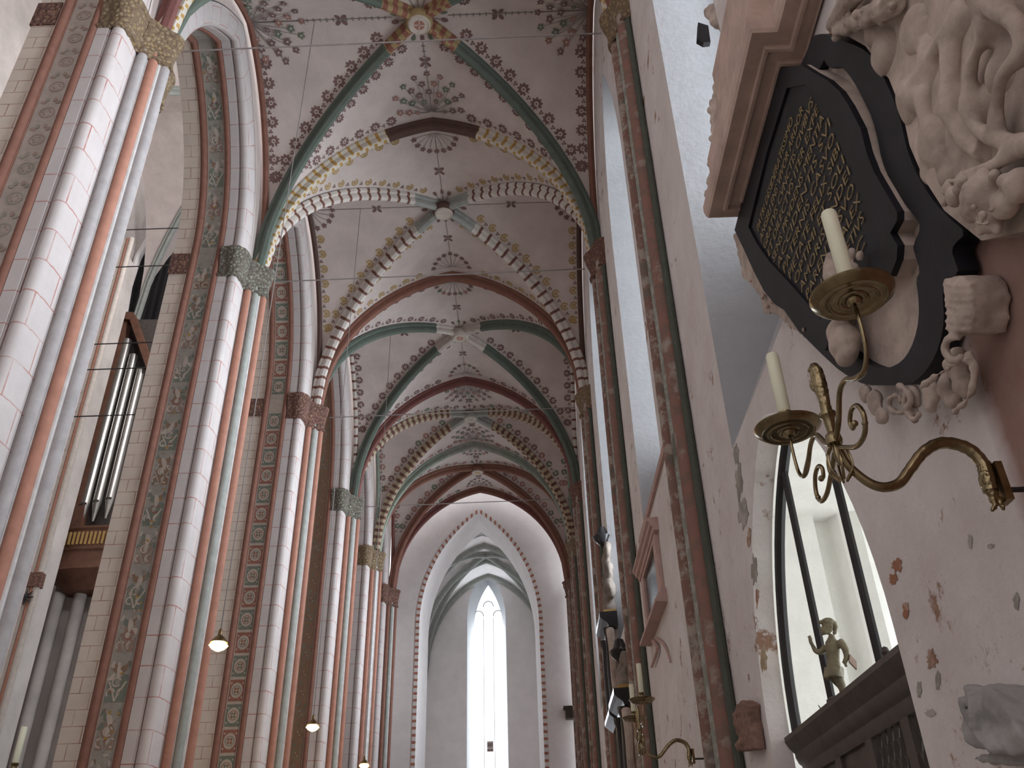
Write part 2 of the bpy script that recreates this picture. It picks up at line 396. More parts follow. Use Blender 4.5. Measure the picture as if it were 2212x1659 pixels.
def build_pier(i):
    Y = YP[i]; label, shcols, capm, bandm = pier_info[i]
    root = thing('arcade_pier', label, 'pier', (-7.2, Y, 0))
    for sg in (-1, 1):                                   # -1: the jamb seen from the camera
        def path(j, d): return (Y+sg*(.9-d), (0, ZSP)[j])
        u = 0
        for nm, mt, prof in SEG:
            mb = MB(); band = mt == 'BAND'
            u = jamb_seg(mb, prof, path, [0, ZSP], u)
            mats = [bandm]+(BANDM if i != 1 else ['faint_a', 'faint_b', 'fresco_faint', 'faint_a', 'faint_b', 'faint_b', 'faint_a']) if band else [mt]
            if band and sg < 0:
                paint_band(mb, lambda a, b: V((-7.365+a, Y-.9+.066-LIFT[0], b)), i, .3, ZSP-.05)
            mb.build(nm, mats, root)
        mb = MB(); jamb_seg(mb, CORE, path, [0, ZSP], 0); jamb_seg(mb, [(-8.16, .42), (-8.35, .5), (-8.35, .9)], path, [0, ZSP], 0); mb.build('pier_core', 'painted_brick', root)
    for k, (x, d, r) in enumerate(SHAFTS):
        for sg in ((-1, 1) if k < 2 else (-1,)):
            y = Y+sg*(.9-d); mb = MB()
            mb.tube([(x, y, 0), (x, y, 15.2)], r, 14)
            sh = mb.build('vault_shaft', shcols[k], root)
    # white fillets beside the shafts
    for k, (x, d) in enumerate(((-6.405, .69), (-6.235, .805))):
        mb = MB(); y = Y-(.9-d)
        mb.tube([(x, y, 0), (x, y, 15.15)], .04, 8); mb.build('fillet', 'shaftwhite', root)
    # capital wrapped round the aisle half
    out = [(-6.99, 0), (-6.80, 0), (-6.74, -.03), (-6.62, -.03), (-6.535, .06), (-6.515, .14), (-6.51, .46), (-6.47, .50), (-6.38, .58), (-6.33, .66), (-6.23, .72), (-6.17, .80), (-6.08, .86), (-6.07, .9)]
    plan = [V((x, Y-.9+d, 0)) for x, d in out]; plan += [V((p.x, 2*Y-p.y, 0)) for p in plan[-2::-1]]
    def offs(e):
        r = []
        for k, p in enumerate(plan):
            t = plan[min(k+1, len(plan)-1)]-plan[max(k-1, 0)]; nn = V((t.y, -t.x, 0)).normalized(); r.append(p+nn*e)
        return r
    rows = []
    for z, e in ((15.02, -.02), (15.05, .045), (15.10, .045), (15.13, .02), (15.35, .035), (15.6, .075), (15.72, .10), (15.74, .075), (15.78, .12), (15.86, .12), (15.87, -.05)):
        rows.append([p+V((0, 0, z)) for p in offs(e)])
    mb = MB(); mb.grid(rows); cap = mb.build('capital', capm, root, smooth=50)
    cap['label'] = {'capital_gold': 'gilded foliage capital', 'capital_green': 'green painted foliage capital', 'capital_red': 'red painted foliage capital'}[capm]
    mb = MB(); mb.box((-8.18, Y-.93, 15.15), (-7.75, Y+.93, 15.75)); mb.build('impost_block', 'capital_red', root)
for i in range(1, 7): build_pier(i)

# the arches and the wall over them
def build_arcade(i, first):
    ya, yb = YP[i]+.9, YP[i+1]-.9
    A = Arch(ya, yb, ZSP, ARCADE_RISE if i < 4 else ARCADE_RISE*.8)
    root = thing('wall_left', 'pointed arcade arch and wall %s' % ['over the opening nearest the camera', 'between the nearest pier and the scroll painted pier', 'between the scroll painted pier and the medallion pier', 'between the third and fourth piers', 'between the fourth and fifth piers', 'before the chancel end'][i], 'wall', (-7.2, A.m, ZSP), kind='structure')
    n = 18; ts = [k/n for k in range(n+1)]
    for side in (1, -1):
        u = 0
        for nm, mt, prof in SEG:
            mb = MB(); PL = plen(prof); band = mt == 'BAND'
            L = [ZSP+A.length(t) for t in ts]
            rows = [[V((x, *A.pt(side, t, d))) for x, d in prof] for t in ts]
            mb.grid(rows, 0, uvf=lambda a, b: (u+PL[a], L[b]))
            if band and side > 0 and i >= 1:
                LL = A.length(1)
                def mp(a, b): 
                    y, z = A.pt(1, max(0, min(1, (b-ZSP)/LL)), .066-LIFT[0]); return V((-7.365+a, y, z))
                paint_band(mb, mp, i+1, ZSP+.05, ZSP+LL-.1)
            mb.build('arch_'+nm, [pier_info[i+1][3]]+BANDM if band else [mt], root)
            u += PL[-1]
    # spandrel faces on both sides up to the vault and the nave wall head
    for x, d, top, mt in ((-6.53, .5, 22.0, 'vault_plaster'), (-8.16, .1, 26.0, 'plaster_white')):
        mb = MB(); lp = A.loop(d, ZSP, 16)[1:-1]
        Ya, Yb = YP[i], YP[i+1]
        poly = [V((x, Ya, ZSP)), V((x, Ya, top)), V((x, Yb, top)), V((x, Yb, ZSP))]+[V((x, y, z)) for y, z in reversed(lp)]
        mb.prism(poly, (-.1 if x > -7 else .1, 0, 0)); mb.build('spandrel', mt, root)
for i in range(0, 6): build_arcade(i, i == 0)

# ================================================================== VAULTS
paints = ['vault_plaster', 'paint_dark', 'paint_ochre', 'paint_green', 'paint_rose', 'wire', 'shaftwhite']
bay_style = {1: dict(ros=1, diag='green', near='stripe_boss', boss='fresco_red', trans='stripe_ochre', wallrib='brownred', ring=(1, 3)),
             2: dict(ros=2, diag='stripe_maroon', near='greygreen', boss='fresco_cream', trans='brownred', wallrib='darkbrown', ring=(1, 1)),
             3: dict(ros=1, diag='green', near='rib_pale', boss='orange', trans='maroon', wallrib='stripe_maroon', ring=(1, 3)),
             4: dict(ros=4, diag='stripe_check', near='greygreen', boss='fresco_grey', trans='lightgreen', wallrib='lightgreen', ring=(1, 4)),
             5: dict(ros=4, diag='brownred', near='brownred', boss='ochre', trans='maroon', wallrib='maroon', ring=(3, 4)),
             0: dict(ros=0, diag='maroon', near='maroon', boss='fresco_red', trans='stripe_ochre', wallrib='brownred', ring=(1, 1))}
RIBP = [(-.15, -.03), (-.15, .06), (-.08, .09), (-.10, .17), (-.085, .245), (0, .29), (.085, .245), (.10, .17), (.08, .09), (.15, .06), (.15, -.03)]
def rib(parent, name, pts, lat, mats, breaks=None, sc=1.0, ref=None):
    """sweep the rib moulding; lat = horizontal unit vector across the rib"""
    n = len(pts); L = [0]
    for a, b in zip(pts, pts[1:]): L.append(L[-1]+(b-a).length)
    PL = plen(RIBP); rows = []
    for k, p in enumerate(pts):
        t = (pts[min(k+1, n-1)]-pts[max(k-1, 0)]).normalized(); dn = t.cross(lat).normalized()
        if dn.dot((ref or V((XM, p.y, Z0-2)))-p) < 0: dn = -dn
        rows.append([p+lat*a*sc+dn*b*sc for a, b in RIBP])
    mb = MB(); mb.grid(rows, 0, uvf=lambda i, j: (PL[i], L[j]))
    return mb.build(name, mats, parent, smooth=35)
def build_vault(i):
    y0, y1 = YP[i], YP[i+1]; yc = (y0+y1)/2; b = (y1-y0)/2; st = bay_style[i]
    root = thing('ceiling', 'rib vault bay ' + ['over the camera side of the aisle', 'nearest in view, with dark green ribs', 'second in view, with red and white block painted ribs and ochre rosettes', 'third along, with a red oval boss', 'fourth along, with checked ribs', 'farthest, with brown red ribs before the chancel arch'][i], 'vault', (XM, yc, ZAP), kind='structure')
    web = MB(); N = 20
    # profile along y with arc length table
    tab = [(0.0, 0.0)]
    for k in range(1, 81):
        t0, t1 = (k-1)/80, k/80; tab.append((t1, tab[-1][1]+math.hypot(b/80, gz(t1)-gz(t0))))
    def t_of(l):
        l = abs(l)
        for (ta, la), (tb, lb) in zip(tab, tab[1:]):
            if l <= lb: return ta+(tb-ta)*(l-la)/(lb-la)
        return 1.0
    LY = tab[-1][1]
    def tx_of(l):
        # circle: exact
        a0 = math.acos((RV-HA)/RV); return (RV*math.cos(a0-abs(l)/RV)-(RV-HA))/HA
    LX = RV*math.acos((RV-HA)/RV)
    for s in (-1, 1):
        for q in (-1, 1):
            rowsA, rowsB = [], []
            for k in range(N+1):
                v = q*k/N; z = gz(v)
                rowsA.append([V((XM+s*HA*lerp(abs(v), 1, j/6), yc+b*v, z)) for j in range(7)])
                rowsB.append([V((XM+HA*v, yc+s*b*lerp(abs(v), 1, j/6), z)) for j in range(7)])
            web.grid(rowsA); web.grid(rowsB)
    # ---- painted ornament lies on the webs (flat developed coordinates, mapped back)
    E_ = .010
    def mapA(s):
        def f(x, l):
            t = t_of(l); sg = 1 if l > 0 else -1
            return V((XM+s*x, yc+sg*b*t, gz(t)-E_-LIFT[0])) 
        return f
    def mapB(s):
        def f(y, l):
            t = tx_of(l); sg = 1 if l > 0 else -1
            return V((XM+sg*HA*t, yc+s*y, gz(t)-E_-LIFT[0]))
        return f
    def mxy(x, y):
        t = min(abs(x)/HA, abs(y)/b); return V((XM+x, yc+y, gz(t)-E_-LIFT[0]))
    def rosette(mp, x, l, r, style):
        LIFT[0] = 0
        mi = st['ros'] if st['ros'] < 4 else random.choice((1, 3, 4, 4))
        if style == 2:
            ring2(web, mp, x, l, r*.62, r*.98, 2, 18, .5, 5.9, .1, 8); ring2(web, mp, x, l, 0.01, r*.45, 2, 12)
        else:
            a = random.uniform(0, 6.28)
            ring2(web, mp, x, l, r*.40, r, mi, 40, a, a+5.95, .17, 9); blob2(web, mp, x, l, r*.2, r*.2, mi, 7)
    def trefoil(mp, x, l, r):
        LIFT[0] = 0
        for k in range(3):
            a = k*2.09+.5; blob2(web, mp, x+r*.6*math.cos(a), l+r*.6*math.sin(a), r*.5, r*.5, 1, 6)
    if st['ros']:
        sty = st['ros']
        R0 = .148 if i == 1 else .135; sp = .48; D = .33
        for s in (-1, 1):
            fA, fB = mapA(s), mapB(s)
            for q in (-1, 1):
                # along the diagonals, on the wall web and on the transverse web
                for f, LL, tt, hspan in ((fA, LY, t_of, HA), (fB, LX, tx_of, b)):
                    l = .75
                    k = 0
                    while l < LL*.955:
                        t = tt(l); dt = (tt(l+.05)-tt(l-.05))/.1*hspan
                        nx, nl = 1/math.hypot(1, dt), -dt/math.hypot(1, dt)
                        x_, l_ = hspan*t+nx*D, l+nl*D
                        if l_ > .12 and x_ < hspan-.33:
                            if k % 2 == 0: rosette(f, x_, q*l_, R0*(1 if f is fA else .86), sty)
                            else: trefoil(f, x_-.05*nx, q*(l_-.05*nl), .06)
                        l += sp/2*math.hypot(1, 0)/math.hypot(1, dt)*1.0; k += 1
                # along the transverse rib and along the wall rib
                for f, LL, tt, hspan in ((fB, LX, tx_of, b), (fA, LY, t_of, HA)):
                    l = 1.15 if f is fB else 1.0; k = 0
                    off = .36 if f is fB else .30
                    while l < LL*.9:
                        if hspan-off-hspan*tt(l) > .42:
                            if k % 2 == 0: rosette(f, hspan-off, q*l, R0*.95, sty)
                            else: trefoil(f, hspan-off+.06, q*l, .055)
                        l += sp/2; k += 1
        # leaf ring about the boss, chains and bushes along the ridges
        c1, c2 = st['ring']; nr = 18
        for k in range(nr):
            a = 2*PI*(k+.5)/nr
            if min(abs(((a*180/PI) % 90)-45), 90) < 11: continue
            rr = .62; blob2(web, mxy, rr*math.cos(a), rr*math.sin(a), .10, .055, (c1, c2)[k % 2], 8, a)
            stroke2(web, mxy, [(.28*math.cos(a), .28*math.sin(a)), (.55*math.cos(a), .55*math.sin(a))], .022, 5)
        for k in range(4):
            ca, sa = round(math.cos(k*PI/2)), round(math.sin(k*PI/2)); span = (HA-.1) if k % 2 == 0 else (b-.35)
            def mp(u_, w_): return mxy(ca*u_-sa*w_, sa*u_+ca*w_)
            bush = 1.02 if i in (1, 4) else .72
            LIFT[0] = 0; stroke2(web, mp, [(.7, 0), (span-.1, 0)], .022, 5)
            d = .85
            while d < span-bush-.2:
                if i == 1: stroke2(web, mp, [(d, -.05), (d, .05)], .03, 5)
                d += .16
            d = lerp(.7, span-bush, .5)
            for q in range(4): blob2(web, mp, d+.11*math.cos(q*PI/2+.8), .11*math.sin(q*PI/2+.8), .085, .05, 1, 8, q*PI/2+.8)
            big = i in (1, 4)
            for ring_, cnt, rad in (((1.25, 7, .075), (.98, 8, .085), (.70, 7, .085), (.44, 4, .06)) if big else ((1.0, 9, .075), (.6, 5, .06))):
                for q in range(cnt):
                    a = lerp(-1.35, 1.35, q/(cnt-1))*(.72 if ring_ > 1.1 else 1)
                    R_ = bush*ring_; uu, ww = span-R_*math.cos(a), R_*.84*math.sin(a)
                    if not big and i != 5 and ring_ < 1: continue
                    stroke2(web, mp, [(span-.05, ww*.1), (lerp(span, uu, .5), ww*.6), (uu+.05, ww*.95)], .014, 5)
                    blob2(web, mp, uu, ww, rad, rad, [1, 1, 4, 3][(q*3+k+cnt) % 4] if i != 2 else 1, 20, a, .26, 5)
                    if big: blob2(web, mp, uu, ww, rad*.3, rad*.3, 6, 6); stroke2(web, mp, [(uu, ww), (uu-.09, ww+.09*(-1)**q)], .012, 5)
    wobj = web.build('vault_web', paints, root, smooth=25)
    # ---- ribs
    nseg = 36
    for s in (-1, 1):
        for q in (-1, 1):
            pts = [V((XM+s*HA*t, yc+q*b*t, gz(t))) for t in [1-k/nseg*.985 for k in range(nseg+1)]]
            lat = V((-q*b, s*HA, 0)).normalized()
            cut = int(nseg*.83)
            mt = st['diag']
            if i == 1: mt = 'green'
            rib(root, 'diagonal_rib', pts[:cut+1], lat, mt, ref=V((XM, yc, Z0-2))); rib(root, 'diagonal_rib_end', pts[cut:], lat, st['near'], ref=V((XM, yc, Z0-2)))
        # half of the transverse rib at the far side of the bay
        pts = [V((XM+s*HA*t, y1, gz(t))) for t in [1-k/nseg for k in range(nseg+1)]]
        cut = int(nseg*.72)
        tops = {1: 'darkbrown', 2: 'brownred', 3: 'maroon', 4: 'greygreen', 5: 'brownred', 0: 'maroon'}[i]
        rib(root, 'transverse_rib', pts[:cut+1], V((0, 1, 0)), st['trans'], sc=1.06, ref=V((XM, y1, Z0-2))); rib(root, 'transverse_rib_crown', pts[cut:], V((0, 1, 0)), tops, sc=1.06, ref=V((XM, y1, Z0-2)))
        xw = XM+s*(HA-.10)
        pts = [V((xw, yc+b*v, gz(v)-.02)) for v in [-1+2*k/48 for k in range(49)]]
        n = len(pts); mb = MB()
        prof = [(-.07, .02), (-.05, .07), (0, .09), (.05, .07), (.09, .02)]
        rows = []
        for k, p in enumerate(pts):
            t = (pts[min(k+1, n-1)]-pts[max(k-1, 0)]).normalized(); dn = V((0, t.z, -t.y)); 
            if dn.z > 0 or (abs(dn.z) < .2 and dn.dot(V((xw, yc, Z0))-p) < 0): dn = -dn
            rows.append([p+V((s, 0, 0))*a+dn*c for a, c in prof])
        LL = [0]
        for a, c in zip(pts, pts[1:]): LL.append(LL[-1]+(c-a).length)
        mb.grid(rows, 0, uvf=lambda a, c: (a*.1, LL[c])); mb.build('wall_rib', st['wallrib'], root)
    # ---- boss
    mb = MB(); z = ZAP-.02
    mb.lathe((XM, yc, z), [(.16, -.02), (.30, -.06), (.34, -.16), (.33, -.26), (.28, -.33), (.25, -.335)], 28)
    mb.lathe((XM, yc, z), [(.28, -.330), (.25, -.37), (.24, -.345)], 28, 1)
    mb.lathe((XM, yc, z), [(.24, -.342), (.10, -.346), (.001, -.346)], 28, 2)
    for k in range(4):
        a = k*PI/2; mb.box((-.012, .02, -.354), (.012, .22, -.342), 1, Matrix.Translation((XM, yc, z)) @ Matrix.Rotation(a+.1, 4, 'Z'))
    bo = mb.build('vault_boss', [st['near'] if i != 2 else 'darkbrown', 'fresco_cream', st['boss']], root)
for i in range(0, 6): build_vault(i)

# ================================================================== WINDOW WALL (right)
CH = Arch(5.2, 8.5, 3.2, 2.4)                             # chapel opening in the first bay
def win_arch(i):
    yc = (YP[i]+YP[i+1])/2; h = 1.33 if 0 < i < 4 else 1.17 if i == 0 else .98
    return Arch(yc-h, yc+h, 14.4, 4.3 if i < 4 else 3.6)
SILL = {0: 5.9, 1: 7.9, 2: 7.6, 3: 7.6, 4: 7.6, 5: 7.6}
wn = 0
for i in range(0, 6):
    y0, y1 = YP[i] if i else -2.0, YP[i+1]
    root = thing('wall_right', 'stained whitewashed window wall %s' % ['with the salmon field and the chapel opening', 'behind the pale framed panel', 'third bay of the wall, behind the dark monuments', 'fourth bay of the wall', 'fifth bay of the wall', 'last bay of the wall by the chancel arch'][i], 'wall', (0, 0, 0), kind='structure')
    W = win_arch(i); sl = SILL[i]
    win = [(y, z) for y, z in W.loop(0, sl, 12)]
    holes = [win]
    if i == 0: holes.append(CH.loop(0, 0.02, 14))
    outer = [(y0, 0), (y1, 0), (y1, 22.2), (y0, 22.2)]
    mb = MB(); loops = [[V((XW, a, c)) for a, c in l] for l in [outer]+holes]
    flat = [p for l in loops for p in l]; mb.add(flat, [list(t) for t in tessellate_polygon(loops)])
    mb.build('wall_face', 'wall_plaster', root, smooth=0)
    # splayed window reveal and glacis
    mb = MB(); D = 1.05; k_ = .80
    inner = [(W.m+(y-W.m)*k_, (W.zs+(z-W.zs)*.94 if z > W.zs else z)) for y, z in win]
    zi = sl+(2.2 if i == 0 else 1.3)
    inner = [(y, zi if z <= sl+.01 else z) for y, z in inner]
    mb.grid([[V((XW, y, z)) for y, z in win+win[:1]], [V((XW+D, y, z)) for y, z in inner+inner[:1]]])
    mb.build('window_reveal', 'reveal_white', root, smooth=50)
    wn += 1; w = thing('window_%d' % wn, None, None, (XW+D, W.m, zi), kind='structure')
    mb = MB(); X1 = XW+D
    mb.prism([V((X1, y, z)) for y, z in inner], (.01, 0, 0)); mb.build('glass_pane', 'window_glass', w, smooth=0)
    ins = [(W.m+(y-W.m)*.92, z-.12 if z > zi+.1 else z+.1) for y, z in inner]
    mb = MB(); mb.prism([V((X1-.06, y, z)) for y, z in inner], (.14, 0, 0), holes=[[V((X1-.06, y, z)) for y, z in ins]]); mb.build('window_frame', 'grey_stone', w, smooth=0)
    for f in (-.33, .33):
        mb = MB(); y = W.m+f*W.a*k_; mb.box((X1-.07, y-.05, zi), (X1+.07, y+.05, W.zs+2.2)); mb.build('mullion', 'grey_stone', w, smooth=0)
    # chapel opening: reveal
    if i == 0:
        lp = CH.loop(0, .02, 14); mb = MB()
        mb.grid([[V((XW, y, z)) for y, z in lp], [V((XW+.18, CH.m+(y-CH.m)*.985, z-.02 if z > 1 else z)) for y, z in lp]])
        mb.build('arch_reveal', 'wall_plaster', root, smooth=50)

# window wall pilasters
pil_lab = {1: 'nearest wall shaft bundle, red brown and green, to the left of the monument', 2: 'second wall shaft bundle, behind the small brass sconce', 3: 'third wall shaft bundle down the window wall', 4: 'fourth wall shaft bundle, far down the window wall', 5: 'fifth wall shaft bundle, near the chancel arch', 6: 'shaft bundle in the corner of the chancel arch'}
for i in range(1, 7):
    Y = YP[i]; root = thing('shaft_bundle', pil_lab[i], 'wall shaft', (XW, Y, 0))
    cs = ('spotted_shaft', 'mottled_green', 'mottled_red')
    for k, (dx, dy, r) in enumerate(((.21, 0, .10), (.14, .20, .095), (.115, .40, .11))):
        for sg in ((1, -1) if k else (1,)):
            mb = MB(); mb.tube([(XW-dx, Y+sg*dy, 0), (XW-dx, Y+sg*dy, 15.5)], r, 14); mb.build('vault_shaft', cs[k], root)
    for sg in (-1, 1):
        mb = MB(); mb.tube([(XW-.10, Y+sg*.295, 0), (XW-.10, Y+sg*.295, 15.4)], .045, 8); mb.build('fillet', 'pinkish', root)
        mb = MB(); mb.tube([(XW-.055, Y+sg*.53, 0), (XW-.055, Y+sg*.53, 15.4)], .05, 8); mb.build('fillet', 'darkgreen', root)
    mb = MB(); mb.box((XW-.12, Y-.28, 0), (XW-.002, Y+.28, 15.5)); mb.box((XW-.06, Y-.50, 0), (XW-.002, Y+.50, 15.5)); mb.build('pilaster_core', 'pinkish', root)
    mb = MB(); rows = []
    pl = [(0.02, -.60), (-.12, -.54), (-.17, -.40), (-.20, -.24), (-.28, -.10), (-.30, 0), (-.28, .10), (-.20, .24), (-.17, .40), (-.12, .54), (.02, .60)]
    for z, e in ((15.25, 1.0), (15.28, 1.22), (15.33, 1.2), (15.36, 1.05), (15.6, 1.2), (15.82, 1.45), (15.84, 1.3), (15.95, 1.55), (16.0, 1.55), (16.01, .7)):
        rows.append([V((XW+a*e if a < 0 else XW-.002, Y+c*(.6+.4*e), z)) for a, c in pl])
    mb.grid(rows); mb.build('capital', 'capital_gold' if i % 2 else 'capital_red', root, smooth=50)['label'] = 'painted foliage capital'

# ================================================================== tie rods, lamps
for i, lab in ((1, 'thin iron tie rod across the aisle at the nearest capitals'), (2, 'thin iron tie rod across the aisle at the green capital'), (3, 'thin iron tie rod across the aisle at the red capital'), (4, 'thin iron tie rod across the aisle at the fourth pair of capitals')):
    mb = MB(); mb.tube([(-5.93, YP[i], 15.55), (1.70, YP[i], 15.62)], .016, 6); tag(mb.build('tie_rod', 'wire', origin=(XM, YP[i], 15.58)), lab, 'tie rod', 'iron tie rods across the aisle')
lampthings = []
def make_lamp():
    L = thing('pendant_lamp', 'x', 'lamp', (0, 0, 0), 'pendant lamps hanging down the aisle')
    mb = MB(); mb.tube([(0, 0, .12), (0, 0, 15.3)], .010, 6); mb.build('cable', 'wire', L)
    mb = MB(); mb.lathe((0, 0, 0), [(.015, .26), (.03, .24), (.035, .16), (.07, .13), (.13, .06), (.135, .04), (.11, .05), (.05, .11), (.01, .12)], 20); mb.build('lamp_shade', 'old_brass', L)
    mb = MB(); mb.lathe((0, 0, 0), [(.02, .08), (.09, .06), (.145, .0), (.10, -.05), (.03, -.085), (.001, -.09)], 20); mb.build('bulb_globe', 'lamp_glow', L)
    return L
lp0 = make_lamp()
for k, (i, lab) in enumerate(((1, 'lit pendant lamp nearest the camera, in front of the medallion pier'), (2, 'smaller looking lit pendant lamp beside the third pier'), (3, 'lit pendant lamp just cut by the lower frame edge'))):
    o = lp0 if k == 0 else copy_tree(lp0)
    o.location = (-4.77, (YP[i]+YP[i+1])/2, (5.66, 5.76, 6.02)[k]); o['label'] = lab
    ld = bpy.data.lights.new('lamp_light', 'POINT'); ld.energy = 14; ld.color = (1, .7, .35); ld.shadow_soft_size = .12
    lo = bpy.data.objects.new('lamp_light', ld); COL.objects.link(lo); lo.parent = o; lo.location = (0, 0, -.2)

# ================================================================== CHANCEL END
root = thing('wall_back', 'pale end wall with the tall pointed chancel arch', 'wall', (XM, 41, 0), kind='structure')
CA = Arch(-5.15, .55, 14.6, 5.6); YE = 41.36
mb = MB(); lp = CA.loop(0, 0.02, 20)
loops = [[V((-6.6, YE, 0)), V((2.4, YE, 0)), V((2.4, YE, 22.3)), V((-6.6, YE, 22.3))], [V((x, YE, z)) for x, z in lp]]
mb.add([p for l in loops for p in l], [list(t) for t in tessellate_polygon(loops)]); mb.build('wall_face', 'plaster_white', root, smooth=0)
mb = MB(); mb.grid([[V((x, YE, z)) for x, z in lp], [V((CM+(x-CM)*.93, YE+2.2, z if z < 1 else z-.15)) for CM in (CA.m,) for x, z in lp]]); mb.build('arch_reveal', 'plaster_white', root, smooth=50)
a_, b_ = CA.loop(-.01, .02, 30), CA.loop(.17, .02, 30)
LL = [0]
for p, q in zip(a_, a_[1:]): LL.append(LL[-1]+math.hypot(p[0]-q[0], p[1]-q[1]))
for q_, nm in ((0, 'painted_edge'),):
    mb = MB(); mb.grid([[V((x, YE-.02, z)) for x, z in a_], [V((x, YE-.02, z)) for x, z in b_]], 0, uvf=lambda i_, j_: (j_*.2, 0))
    mb.uv = [[(0, LL[k % 62] if k < 62 else 0), (0, LL[min(k+1, len(LL)-1)]), (.2, LL[min(k+1, len(LL)-1)]), (.2, LL[k])] for k in range(len(mb.f))]
    mb.build('painted_edge', 'tooth_red', root, smooth=0)
# chapel under the tower beyond
root = thing('wall_chancel', 'dim grey chapel walls beyond the chancel arch', 'wall', (XM, 46, 0), kind='structure')
EW = Arch(-3.50, -1.27, 17.7, 2.9); YW = 50.5
mb = MB(); lp = EW.loop(0, 2.0, 16)
loops = [[V((-6.4, YW, 0)), V((2.2, YW, 0)), V((2.2, YW, 24)), V((-6.4, YW, 24))], [V((x, YW, z)) for x, z in lp]]
mb.add([p for l in loops for p in l], [list(t) for t in tessellate_polygon(loops)])
mb.build('end_face', 'nave_plaster' if 'nave_plaster' in MATS else 'plaster_white', root, smooth=0)
mb = MB(); mb.box((-6.5, YE+2.2, 0), (-6.0, YW, 24)); mb.box((1.5, YE+2.2, 0), (2.1, YW, 24))
mb.box((-6.0, YE+2.2, 17.5), (-5.0, YE+2.5, 24)); mb.build('side_face', 'plaster_white', root, smooth=0)
mb = MB()
lpi = [(EW.m+(x-EW.m)*.80+.06, z-.55 if z > 10 else z) for x, z in lp]
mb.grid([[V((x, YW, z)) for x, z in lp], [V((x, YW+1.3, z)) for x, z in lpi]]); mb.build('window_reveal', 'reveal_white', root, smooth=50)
wn += 1; w = thing('window_%d' % wn, None, None, (EW.m, YW+1.3, 2), kind='structure')
mb = MB(); mb.prism([V((x, YW+1.3, z)) for x, z in lpi], (0, .01, 0)); mb.build('glass_pane', 'window_glass', w, smooth=0)
for f in (-.33, .33):
    mb = MB(); x = EW.m+.06+f*.88; mb.box((x-.016, YW+1.27, 2), (x+.016, YW+1.32, 18.0)); mb.build('mullion', 'plaster_white', w, smooth=0)
# trefoil tracery heads
mb = MB()
for f in (-.6, 0, .6):
    c = V((EW.m+.06+f*.98, YW+1.25, 18.0+(.7 if f == 0 else .12)))
    mb.tube([c+V((.30*math.cos(a), 0, .34*math.sin(a))) for a in [PI*k/10 for k in range(11)]], .024, 6)
mb.build('tracery', 'grey_stone', w)
px = at(1059, 1612, Y=YW+1.2); mb = MB(); mb.box((px.x-.17, YW+1.2, px.z-.28), (px.x+.17, YW+1.23, px.z+.26)); mb.build('stained_panel', 'fresco_faint', w, smooth=0)['label'] = 'small dark stained glass panel'
mb = MB()
for k in range(5): mb.box((px.x-.15+.06*k, YW+1.18, px.z-.05+.06*(k % 2)), (px.x-.12+.06*k, YW+1.21, px.z+.18), 0)
mb.box((px.x-.17, YW+1.18, px.z-.26), (px.x+.17, YW+1.21, px.z-.16), 0); mb.build('stained_figures', 'paint_dark', w, smooth=0)
# chapel vault
root = thing('ceiling', 'dim ribbed vault of the chapel beyond the chancel arch', 'vault', (XM, 46, 20), kind='structure')
vx0, vx1, vy0, vy1 = -6.0, 1.5, YE+2.2, YW; vxm, vym, va, vb = (vx0+vx1)/2, (vy0+vy1)/2, (vx1-vx0)/2, (vy1-vy0)/2
def gv(t): return 14.2+(gz(t)-Z0)*1.16
web = MB(); N = 14
for s in (-1, 1):
    for q in (-1, 1):
        ra, rb = [], []
        for k in range(N+1):
            v = q*k/N
            ra.append([V((vxm+s*va*lerp(abs(v), 1, j/4), vym+vb*v, gv(v))) for j in range(5)]); rb.append([V((vxm+va*v, vym+s*vb*lerp(abs(v), 1, j/4), gv(v))) for j in range(5)])
        web.grid(ra); web.grid(rb)
web.build('vault_web', 'plaster_white', root, smooth=25)
for s in (-1, 1):
    for q in (-1, 1):
        pts = [V((vxm+s*va*t, vym+q*vb*t, gv(t))) for t in [1-k/24 for k in range(25)]]
        rib(root, 'diagonal_rib', pts, V((-q*vb, s*va, 0)).normalized(), 'greygreen', ref=V((vxm, vym, 12)))
    for yy in (vy0+.2, lerp(vy0, vy1, .3), lerp(vy0, vy1, .62), vy1-.1):
        pts = [V((vxm+s*va*t, yy, gv(t))) for t in [1-k/24 for k in range(25)]]
        rib(root, 'cross_rib', pts, V((0, 1, 0)), 'greygreen', ref=V((vxm, yy, 12)))

# ================================================================== NAVE seen through the first arch
root = thing('wall_nave', 'dim end wall of the nave with a dark pointed opening', 'wall', (-15, 42, 0), kind='structure')
YN = 41.5
arch_px = [(262, 760), (268, 690), (280, 620), (300, 560), (330, 508), (365, 470), (400, 452), (470, 445), (520, 600), (520, 760)]
hole = [at(x, y, Y=YN) for x, y in arch_px]
loops = [[V((-30, YN, 0)), V((-8, YN, 0)), V((-8, YN, 48)), V((-30, YN, 48))], hole]
mb = MB(); mb.add([p for l in loops for p in l], [list(t) for t in tessellate_polygon(loops)]); mb.build('wall_face', 'nave_grey', root, smooth=0)
mb = MB(); mb.grid([hole+hole[:1], [p+V((.25, 1.2, 0)) for p in hole+hole[:1]]]); mb.add([p+V((.25, 1.2, 0)) for p in hole], [list(t) for t in tessellate_polygon([hole])]); mb.build('dark_opening', 'near_black', root, smooth=0)  # lining and back coloured near black for the unlit depth beyond
mb = MB()
mb.tube([p+V((0, -.12, 0)) for p in hole[:7]], .22, 8); mb.build('opening_moulding', 'plaster_white', root)
mb = MB()
for k in range(7): 
    x = -22.6+.42*k; mb.box((x, YN+.7, 26), (x+.1, YN+.8, 42))
mb.build('opening_bar', 'iron', root, smooth=0)
